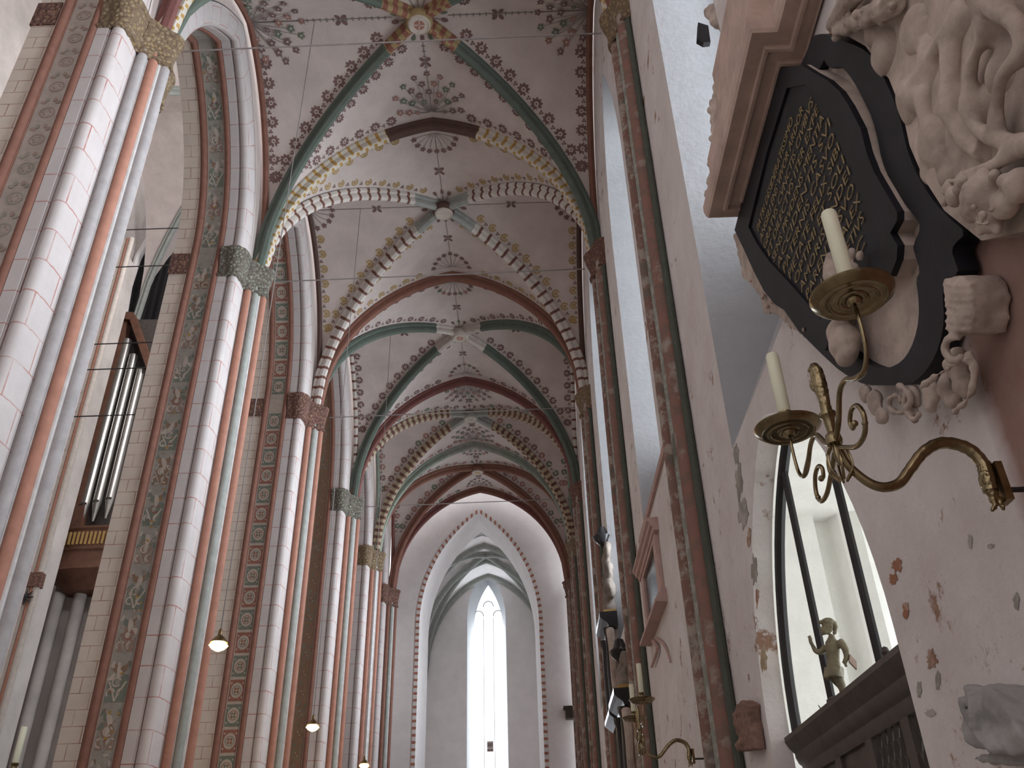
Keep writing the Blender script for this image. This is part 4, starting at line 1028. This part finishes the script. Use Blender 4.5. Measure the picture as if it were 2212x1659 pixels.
tb(mb, [(2095, 760), (2104, 800), (2098, 850), (2060, 890)], (10, 7), 2.0); tb(mb, [(1985, 840), (2040, 800), (2090, 775)], (6, 5), 1.97)
sculpt('acanthus_leaf', mb, 'sandstone', epi, voxel=.012, disp=.025, dscale=14)
mb = bld([(1890, 870, 30, (.5, 1, 1)), (1905, 898, 24, (.5, 1, .8)), (1870, 850, 24, (.5, 1, .9)), (1975, 895, 22, (.5, 1, .8))], 2.04)
tb(mb, spiral(1938, 868, 34, 6, 1.3, 0, 0, 0, -1.5), (8, 6), 2.0); tb(mb, [(1958, 842), (1955, 880), (1975, 905), (1990, 890)], (8, 8), 2.0)
sculpt('pendant_shell', mb, 'sandstone', epi, voxel=.011, disp=.012, dscale=18)
# mouldings along the lower left and leaf tips on the left edge
mb = MB(); mb.prism(poly([(1583, 506), (1600, 500), (1640, 600), (1690, 665), (1760, 718), (1790, 760), (1772, 748), (1735, 728), (1700, 700), (1672, 678), (1648, 676), (1641, 640), (1618, 612), (1604, 600), (1594, 555)], 2.05), (.09, 0, 0))
sculpt('lower_moulding', mb, 'sandstone', epi, voxel=.012, disp=.012, dscale=16)
mb = MB(); rn = random.Random(9)
for px, py, r in ((1648, 640, 13), (1655, 662, 12), (1662, 675, 9), (1668, 650, 12), (1735, 712, 9), (1622, 606, 9)): mb.ball(at(px, py, X=2.02), r/460, scale=(.7, 1, 1))
sculpt('carved_tassel', mb, 'brown_stone', epi, voxel=.010, disp=.01, dscale=30)
mb = MB(); YL = 5.80
for px, py, r in ((1522, 28, 20), (1535, 42, 22), (1552, 55, 18), (1560, 85, 14), (1545, 100, 11), (1552, 120, 12), (1540, 140, 14), (1532, 190, 12), (1522, 222, 9), (1520, 240, 10), (1530, 262, 9), (1522, 300, 8), (1528, 330, 10), (1514, 355, 7), (1520, 392, 12), (1512, 418, 8), (1530, 440, 12), (1560, 20, 16)): mb.ball(at(px+18, py, Y=YL), r/210, scale=(1, .8, 1.2))
mb.tube(cat([at(x+20, y, Y=YL) for x, y in ((1525, 25), (1545, 60), (1548, 110), (1540, 160), (1526, 230), (1528, 300), (1524, 360), (1528, 445))], 4), .05, 8)
sculpt('leafy_edge', mb, 'sandstone', epi, voxel=.014, disp=.015, dscale=18)
mb = MB(); mb.prism([at(x, y, Y=6.05) for x, y in ((1508, 48), (1506, 84), (1520, 92), (1535, 90), (1530, 55))], (0, .06, 0)); mb.build('cavity_shade', 'near_black', epi, smooth=0)  # flat near-black plate, painted shade of a hollow in the carving

# ================================================================== BRASS SCONCES AND CANDLES
ORG = V((1.94, 3.31, 3.25))
def make_sconce():
    t = thing('candle_sconce', 'x', 'sconce', (0, 0, 0), 'two armed brass wall sconces')
    def q(x, z): return V((x-1.94, 0, z-3.25))
    P = cat([q(1.90, 3.20), q(1.905, 3.27), q(1.905, 3.33), q(1.865, 3.40), q(1.77, 3.43), q(1.68, 3.39), q(1.60, 3.31), q(1.54, 3.25), q(1.47, 3.235), q(1.41, 3.265), q(1.35, 3.345), q(1.32, 3.44)], 6)
    n = len(P)-1; mb = MB(); mb.tube(P, [lerp(.028, .016, (i/n)**1.5)*(1.1 if i < 12 else 1)*(1+.05*math.sin(i*2.4)*(i < n*.55)) for i in range(n+1)], 14); arm = mb.build('s_arm', 'brass', t)
    # dragon mouth gripping the bar
    mb = MB()
    mb.tube(cat([q(1.905, 3.29), q(1.90, 3.22), q(1.905, 3.17)], 5), [.028, .032, .034, .034, .033, .03, .028, .026, .024, .022, .018], 10)
    for sx in (-.012, .014): mb.tube(cat([q(1.905+sx, 3.17), q(1.91+sx, 3.14), q(1.90+sx*2, 3.115)], 4), [.016, .015, .014, .013, .012, .011, .01, .008, .006], 8)
    mb.ball(q(1.885, 3.235)+V((0, -.02, 0)), .012); mb.ball(q(1.885, 3.235)+V((0, .02, 0)), .012)
    sculpt('beast_head', mb, 'brass', t, voxel=.005, disp=.004, dscale=80, smooth_it=1)
    mb = MB(); mb.box((-.005, -.035, -.10), (.025, .035, .07)); mb.build('wall_plate', 'old_brass', t, smooth=0)
    mb = MB(); mb.tube([(.02, 0, -.045), (.205, 0, -.045)], .012, 8); mb.build('mounting_bar', 'iron', t)
    # stem with collar, vase and bust shaped finial
    xs = -.62; mb = MB()
    mb.lathe((xs, 0, .19), [(.004, -.10), (.014, -.08), (.018, -.04), (.012, -.01), (.032, .0), (.036, .02), (.03, .045), (.018, .055), (.022, .10), (.026, .125), (.036, .135), (.036, .15), (.024, .155), (.024, .18)], 18); mb.build('stem', 'brass', t)
    mb = MB(); mb.tube(cat([V((xs, 0, .36)), V((xs, 0, .44)), V((xs, .005, .53)), V((xs, .01, .58)), V((xs, .03, .605)), V((xs, .05, .60))], 4), [.024, .024, .025, .026, .028, .03, .03, .03, .031, .03, .028, .026, .024, .021, .018, .016, .015, .014, .013, .013, .012], 12)
    mb.ball((xs, .055, .598), .018); mb.ball((xs-.02, .028, .50), .016, scale=(1, 1, 2)); mb.ball((xs+.02, .028, .50), .016, scale=(1, 1, 2)); mb.ball((xs, .032, .45), .014, scale=(1, 1, 2))
    sculpt('figure_finial', mb, 'brass', t, voxel=.005, disp=.003, dscale=60, smooth_it=1)
    mb = MB()
    for k in range(6):
        a = k*PI/3+.3; c, s_ = math.cos(a), math.sin(a)
        mb.tube(cat([V((xs+.02*c, .02*s_, .18)), V((xs+.045*c, .045*s_, .14)), V((xs+.05*c, .05*s_, .07)), V((xs+.015*c, .015*s_, .02))], 5), .006, 6)
    mb.build('cage_scroll', 'brass', t)
    for sg in (1, -1):
        def B(y, z): return V((xs, sg*y, z-3.25))
        mb = MB(); C_ = cat([B(.02, 3.45), B(.10, 3.50), B(.18, 3.585), B(.27, 3.59), B(.36, 3.54), B(.45, 3.515), B(.51, 3.56), B(.53, 3.65), B(.53, 3.76)], 5)
        m_ = len(C_)-1; mb.tube(C_, [lerp(.013, .0075, i/m_)*(1+.35*math.exp(-((i/m_-.55)/.08)**2)) for i in range(m_+1)], 10)
        br = mb.build('branch', 'brass', t)
        mb = MB(); S_ = cat([B(.03, 3.41), B(.12, 3.36), B(.22, 3.315), B(.31, 3.32), B(.345, 3.38), B(.31, 3.445), B(.245, 3.46), B(.205, 3.43), B(.215, 3.395), B(.245, 3.40)], 5)
        m_ = len(S_)-1; mb.tube(S_, [lerp(.011, .009, i/m_) for i in range(m_+1)], 10); mb.ball(S_[-1], .014); mb.ball(B(.335, 3.35), .013); mb.build('volute', 'brass', br)
        mb = MB(); mb.lathe((xs, sg*.53, .53), [(.004, -.015), (.022, -.012), (.03, .0), (.034, .012), (.045, .013), (.05, .008), (.056, .008), (.06, .014), (.085, .012), (.09, .007), (.096, .007), (.10, .012), (.125, .014), (.131, .011), (.138, .016), (.160, .034), (.164, .044), (.158, .047), (.14, .030), (.10, .022), (.05, .022), (.03, .03)], 40); mb.build('drip_pan', 'brass', t)
        mb = MB(); mb.lathe((xs, sg*.53, .55), [(.02, .0), (.03, .008), (.022, .02), (.024, .04), (.032, .05), (.03, .06), (.038, .085), (.041, .09), (.041, .10), (.033, .103)], 20); mb.build('candle_socket', 'brass', t)
    return t
def make_candle():
    mb = MB(); mb.lathe((0, 0, 0), [(.030, 0), (.0325, .004), (.0325, .34), (.029, .352), (.006, .357)], 20); c = mb.build('candle', 'wax', origin=(0, 0, 0))
    mb = MB(); mb.tube([(0, 0, .352), (.003, 0, .366)], .0025, 6); mb.build('wick', 'near_black', c); return c
sc0 = make_sconce(); cn0 = make_candle(); first = True
specs = [(ORG, 1, 'large brass wall sconce nearest the camera, below the black tablet', ('unlit candle on the left pan of the large near sconce', 'tall unlit candle in front of the black inscribed tablet'), None),
         (V((2.0, 11.85, 3.62)), 1, 'smaller looking brass sconce beside the nearest wall shaft bundle', ('left one of the two candles on the smaller looking brass sconce', 'right and taller looking candle on the smaller looking brass sconce'), None),
         (V((-5.93, 10.13, 2.72)), -1, 'brass sconce on the nearest left pier, its candle at the lower left corner', ('far candle of the sconce on the nearest left pier', 'pale candle cut by the frame at the lower left corner'), None)]
nc = 0
for k, (o_, mir, lab, cl, _) in enumerate(specs):
    s = sc0 if k == 0 else copy_tree(sc0)
    s.location = o_; s['label'] = lab
    if mir < 0: s.rotation_euler = (0, 0, PI)
    for sg in (1, -1):
        if k == 2 and sg == 1: continue
        c = cn0 if nc == 0 else copy_tree(cn0); nc += 1
        c.location = o_+V((-.62*mir, sg*.53, .654)); c['label'] = cl[0 if sg > 0 else 1]; c['category'] = 'candle'; c['group'] = 'candles on the brass sconces'

# ================================================================== SMALLER WALL PIECES
# pale framed panel in the second bay
t = thing('framed_panel', 'pale stone framed panel with dark glossy field between two shaft bundles', 'wall panel', (XW, 14.5, 6.8))
a, b2, c, d = [at(x, y, X=XW-.02) for x, y in ((1394, 1246), (1417, 1178), (1428, 1280), (1405, 1343))]
ya, yb, za, zb = (c.y+b2.y)/2, (a.y+d.y)/2, (c.z+d.z)/2, (a.z+b2.z)/2
mb = MB(); mb.box((XW-.03, ya, za), (XW-.005, yb, zb)); mb.build('dark_field', 'panel_glass', t, smooth=0)
mb = MB(); mb.prism([V((XW-.07, y, z)) for y, z in ((ya-.28, za-.1), (yb+.28, za-.1), (yb+.28, zb+.1), (ya-.28, zb+.1))], (.065, 0, 0), holes=[[V((XW-.07, y, z)) for y, z in ((ya, za), (yb, za), (yb, zb), (ya, zb))]]); mb.build('stone_frame', 'pinkish', t, smooth=0)
for z_, s_, nm in ((zb+.08, 1, 'upper_cornice'), (za-.08, -1, 'lower_cornice')):
    mb = MB(); extr_y([(XW, z_), (XW-.09, z_), (XW-.10, z_+s_*.06), (XW-.14, z_+s_*.08), (XW-.15, z_+s_*.13), (XW-.19, z_+s_*.16), (XW-.19, z_+s_*.21), (XW, z_+s_*.22)], ya-.42, yb+.42, mb); mb.build(nm, 'pinkish', t, smooth=0)
mb = MB(); tb(mb, [(1412, 1385), (1420, 1400), (1415, 1420), (1408, 1440)], (5, 3), XW-.05); tb(mb, [(1420, 1380), (1436, 1395), (1448, 1430)], (4, 2), XW-.03); mb.build('drop_ornament', 'pinkish', t)
# string course under the window of that bay
mb = MB(); extr_y([(XW, 7.80), (XW-.05, 7.80), (XW-.07, 7.86), (XW-.05, 7.9), (XW, 7.9)], 10.8, 15.3, mb); tag(mb.build('string_course', 'pinkish', smooth=0, origin=(XW, 13, 7.85)), 'slim pinkish string course under the tall window behind the nearest shaft bundle', 'moulding')
# small brown bust and grey relief
mb = MB(); mb.prism(poly([(1581, 1548), (1590, 1524), (1598, 1514), (1607, 1516), (1613, 1524), (1616, 1560), (1623, 1598), (1626, 1619), (1592, 1622), (1587, 1607), (1594, 1592), (1588, 1572)], 2.02), (.125, 0, 0))
for px, py, r in ((1597, 1538, 12), (1602, 1575, 14), (1607, 1600, 15)): mb.ball(at(px, py, X=2.04), r/185, scale=(.8, 1, 1))
tag(sculpt('carved_bust', mb, 'red_stone', None, voxel=.015, disp=.02, dscale=18, origin=at(1605, 1600, X=2.1)), 'small reddish brown carved bust on the wall right of the nearest shaft bundle', 'carving')
mb = MB(); mb.prism(poly([(2083, 1484), (2127, 1481), (2150, 1506), (2175, 1540), (2205, 1580), (2240, 1622), (2200, 1630), (2160, 1628), (2120, 1622), (2095, 1602), (2085, 1570), (2092, 1530)], 1.98), (.2, 0, 0))
tb(mb, [(2078, 1508), (2080, 1540), (2086, 1580), (2110, 1612)], (7, 10), 1.97); tb(mb, [(2088, 1492), (2102, 1540), (2112, 1590), (2150, 1625)], (9, 10), 1.95); tb(mb, [(2110, 1640), (2170, 1640), (2230, 1650)], (10, 10), 2.05)
tag(sculpt('hooded_relief', mb, 'grey_stone', None, voxel=.014, disp=.02, dscale=14, origin=at(2140, 1580, X=2.1)), 'grey hooded stone relief on the wall at the lower right corner', 'carving')
# dark monuments far down the wall
def monument(name, label, Y, z, s, tall):
    t = thing(name, label, 'wall monument', (XW, Y, z))
    mb = MB(); extr_y([(XW, z), (XW-.22*s, z), (XW-.25*s, z+.08*s), (XW-.36*s, z+.16*s), (XW-.42*s, z+.22*s), (XW-.42*s, z+.34*s), (XW, z+.36*s)], Y-.75*s, Y+.75*s, mb); mb.build('dark_cornice', 'dark_gloss', t, smooth=0)
    mb = MB(); extr_y([(XW, z+.36*s), (XW-.28*s, z+.37*s), (XW-.3*s, z+.47*s), (XW, z+.49*s)], Y-.5*s, Y+.5*s, mb); mb.build('upper_ledge', 'ochre', t, smooth=0)
    mb = MB()
    for k in range(int(tall*6)):
        f = k/(tall*6); mb.ball((XW-.10*s*(1-f*.6), Y+.26*s*math.sin(k*2.1)*(1-f*.5), z+.6*s+1.15*tall*s*f), .30*s*(1-.45*f), scale=(.6, 1.2, 1.2))
    sculpt('carved_crest', mb, 'dull_stone', t, voxel=.03, disp=.07, dscale=5)
    mb = MB(); mb.lathe((XW-.14*s, Y, z+.62*s+1.15*tall*s), [(.06*s, -.15*s), (.20*s, 0), (.24*s, .1*s), (.15*s, .18*s), (.10*s, .35*s), (.01, .4*s)], 12); mb.build('crest_finial', 'dark_gloss', t)
    mb = MB(); mb.box((XW-.1*s, Y-.45*s, z-1.9*s), (XW, Y+.45*s, z)); mb.build('inscribed_field', 'brown_stone', t, smooth=0)
    for sg in (-1, 1):
        mb = MB(); mb.lathe((XW-.24*s, Y+sg*.55*s, z-1.9*s), [(.12*s, 0), (.12*s, .1*s), (.08*s, .15*s), (.085*s, .9*s), (.07*s, 1.7*s), (.11*s, 1.8*s), (.12*s, 1.9*s)], 12); mb.build('column', 'dark_gloss', t)
    mb = MB(); extr_y([(XW, z-1.9*s), (XW-.38*s, z-1.9*s), (XW-.38*s, z-2.0*s), (XW-.2*s, z-2.15*s), (XW, z-2.2*s)], Y-.72*s, Y+.72*s, mb); mb.build('base_shelf', 'dark_gloss', t, smooth=0)
    for sg in (-1, 1):
        mb = MB(); P_ = [V((XW-.2*s, Y+sg*(.75*s+.12*s*math.sin(f*6)), z-.1*s-1.5*s*f)) for f in [k/12 for k in range(13)]]; mb.tube(P_, [.10*s*(1-.5*k/12) for k in range(13)], 8); mb.build('side_scroll', 'sandstone', t)
monument('epitaph', 'black and gold monument with tall grey crest, the higher of the two far wall monuments', 21.6, 8.0, 1.0, 1.6)
monument('epitaph', 'black monument with dark columns, lower and nearer of the two far wall monuments', 19.6, 5.75, 1.0, .5)
# small dark bracket shelf on the chancel pier
mb = MB(); p = at(1236, 1535, Y=40.5); mb.box((p.x-.28, 40.95, p.z-.22), (p.x+.20, 41.35, p.z+.2)); mb.box((p.x-.36, 40.90, p.z+.2), (p.x+.22, 41.35, p.z+.3)); tag(mb.build('bracket_shelf', 'dark_wood', smooth=0, origin=(p.x, 40.7, p.z)), 'dark bracket shelf on the right flank of the chancel arch', 'shelf')

# bare patches where the plaster has come off
rn = random.Random(3)
wr0 = bpy.data.objects['wall_right']
def splat(px, py, rx, ry, mat, X=None, Y=None):
    c = at(px, py, X=X, Y=Y); pts = []
    for k in range(22):
        a = 2*PI*k/22; r = rn.uniform(.55, 1.1); pts.append(at(px+rx*r*math.cos(a), py+ry*r*math.sin(a), X=X, Y=Y))
    mb = MB(); mb.add([c]+pts, [(0, 1+k, 1+(k+1) % 22) for k in range(22)]); mb.build('bare_patch', mat, wr0, smooth=0)
mottled('patch_brick', (.36, .17, .10), (.50, .37, .30), (.28, .16, .11)); mottled('patch_grime', (.33, .31, .27), (.47, .43, .40), (.27, .25, .22)); mottled('patch_yellow', (.50, .40, .26), (.60, .53, .44), (.42, .32, .2))
xp = XW-.004
for q in ((1938, 1222, 13, 18, 'patch_brick'), (1930, 1250, 10, 14, 'patch_brick'), (1957, 1318, 8, 20, 'patch_brick'), (2012, 1425, 13, 24, 'patch_brick'), (2026, 1470, 7, 22, 'patch_grime'), (1985, 1490, 6, 22, 'patch_grime'), (2010, 1540, 14, 10, 'patch_grime'),
          (1596, 1040, 9, 45, 'patch_grime'), (1606, 1110, 12, 36, 'patch_grime'), (1618, 1160, 5, 24, 'patch_brick'), (1630, 1230, 8, 40, 'patch_grime'), (1636, 1290, 5, 26, 'patch_brick'), (1590, 980, 7, 25, 'patch_grime'), (1650, 1420, 8, 40, 'patch_yellow'), (1540, 1220, 5, 12, 'patch_grime'), (2195, 1300, 8, 22, 'patch_grime'), (2095, 1170, 6, 18, 'patch_grime'), (2140, 1180, 8, 6, 'patch_grime')):
    splat(*q[:5], X=xp)
#PART2END
# ================================================================== LIGHT
w = bpy.data.worlds.new('sky'); scn.world = w; w.use_nodes = True
bg = w.node_tree.nodes['Background']; bg.inputs[0].default_value = (.93, .95, 1.0, 1); bg.inputs[1].default_value = 1.1
def daylight(name, loc, rot, sx, sy, e, col=(.945, .965, 1.0), spread=180):
    l = bpy.data.lights.new(name, 'AREA'); l.shape = 'RECTANGLE'; l.size = sx; l.size_y = sy; l.energy = e; l.color = col; l.spread = math.radians(spread)
    o = bpy.data.objects.new(name, l); COL.objects.link(o); o.location = loc; o.rotation_euler = rot; return o
for i in range(0, 6):
    W = win_arch(i); daylight('window_daylight', (XW+1.6, W.m, 13.0), (0, math.radians(90), 0), 8.5, 2.0, 430, spread=105)
for y in (-4.5, -9.5): daylight('window_daylight', (XW-.2, y, 12.5), (0, math.radians(90), 0), 9, 2.2, 330)
daylight('chapel_daylight', (6.5, 8.1, 3.3), (0, math.radians(90), 0), 4.0, 5.6, 132, col=(1.0, .985, .93))
daylight('window_daylight', (XM-.1, YW+1.6, 13), (math.radians(-90), 0, 0), 1.9, 9, 380)
for y in (14, 30): daylight('nave_fill', (-8.8, y, 32), (0, math.radians(75), 0), 5, 5, 1600)  # panels added to brighten the nave; no clerestory windows are built
scn.cycles.max_bounces = 8; scn.cycles.diffuse_bounces = 5
scn.view_settings.view_transform = 'Standard'; scn.view_settings.look = 'None'; scn.view_settings.gamma = 1; scn.view_settings.use_curve_mapping = False
scn.view_settings.exposure = 0.70
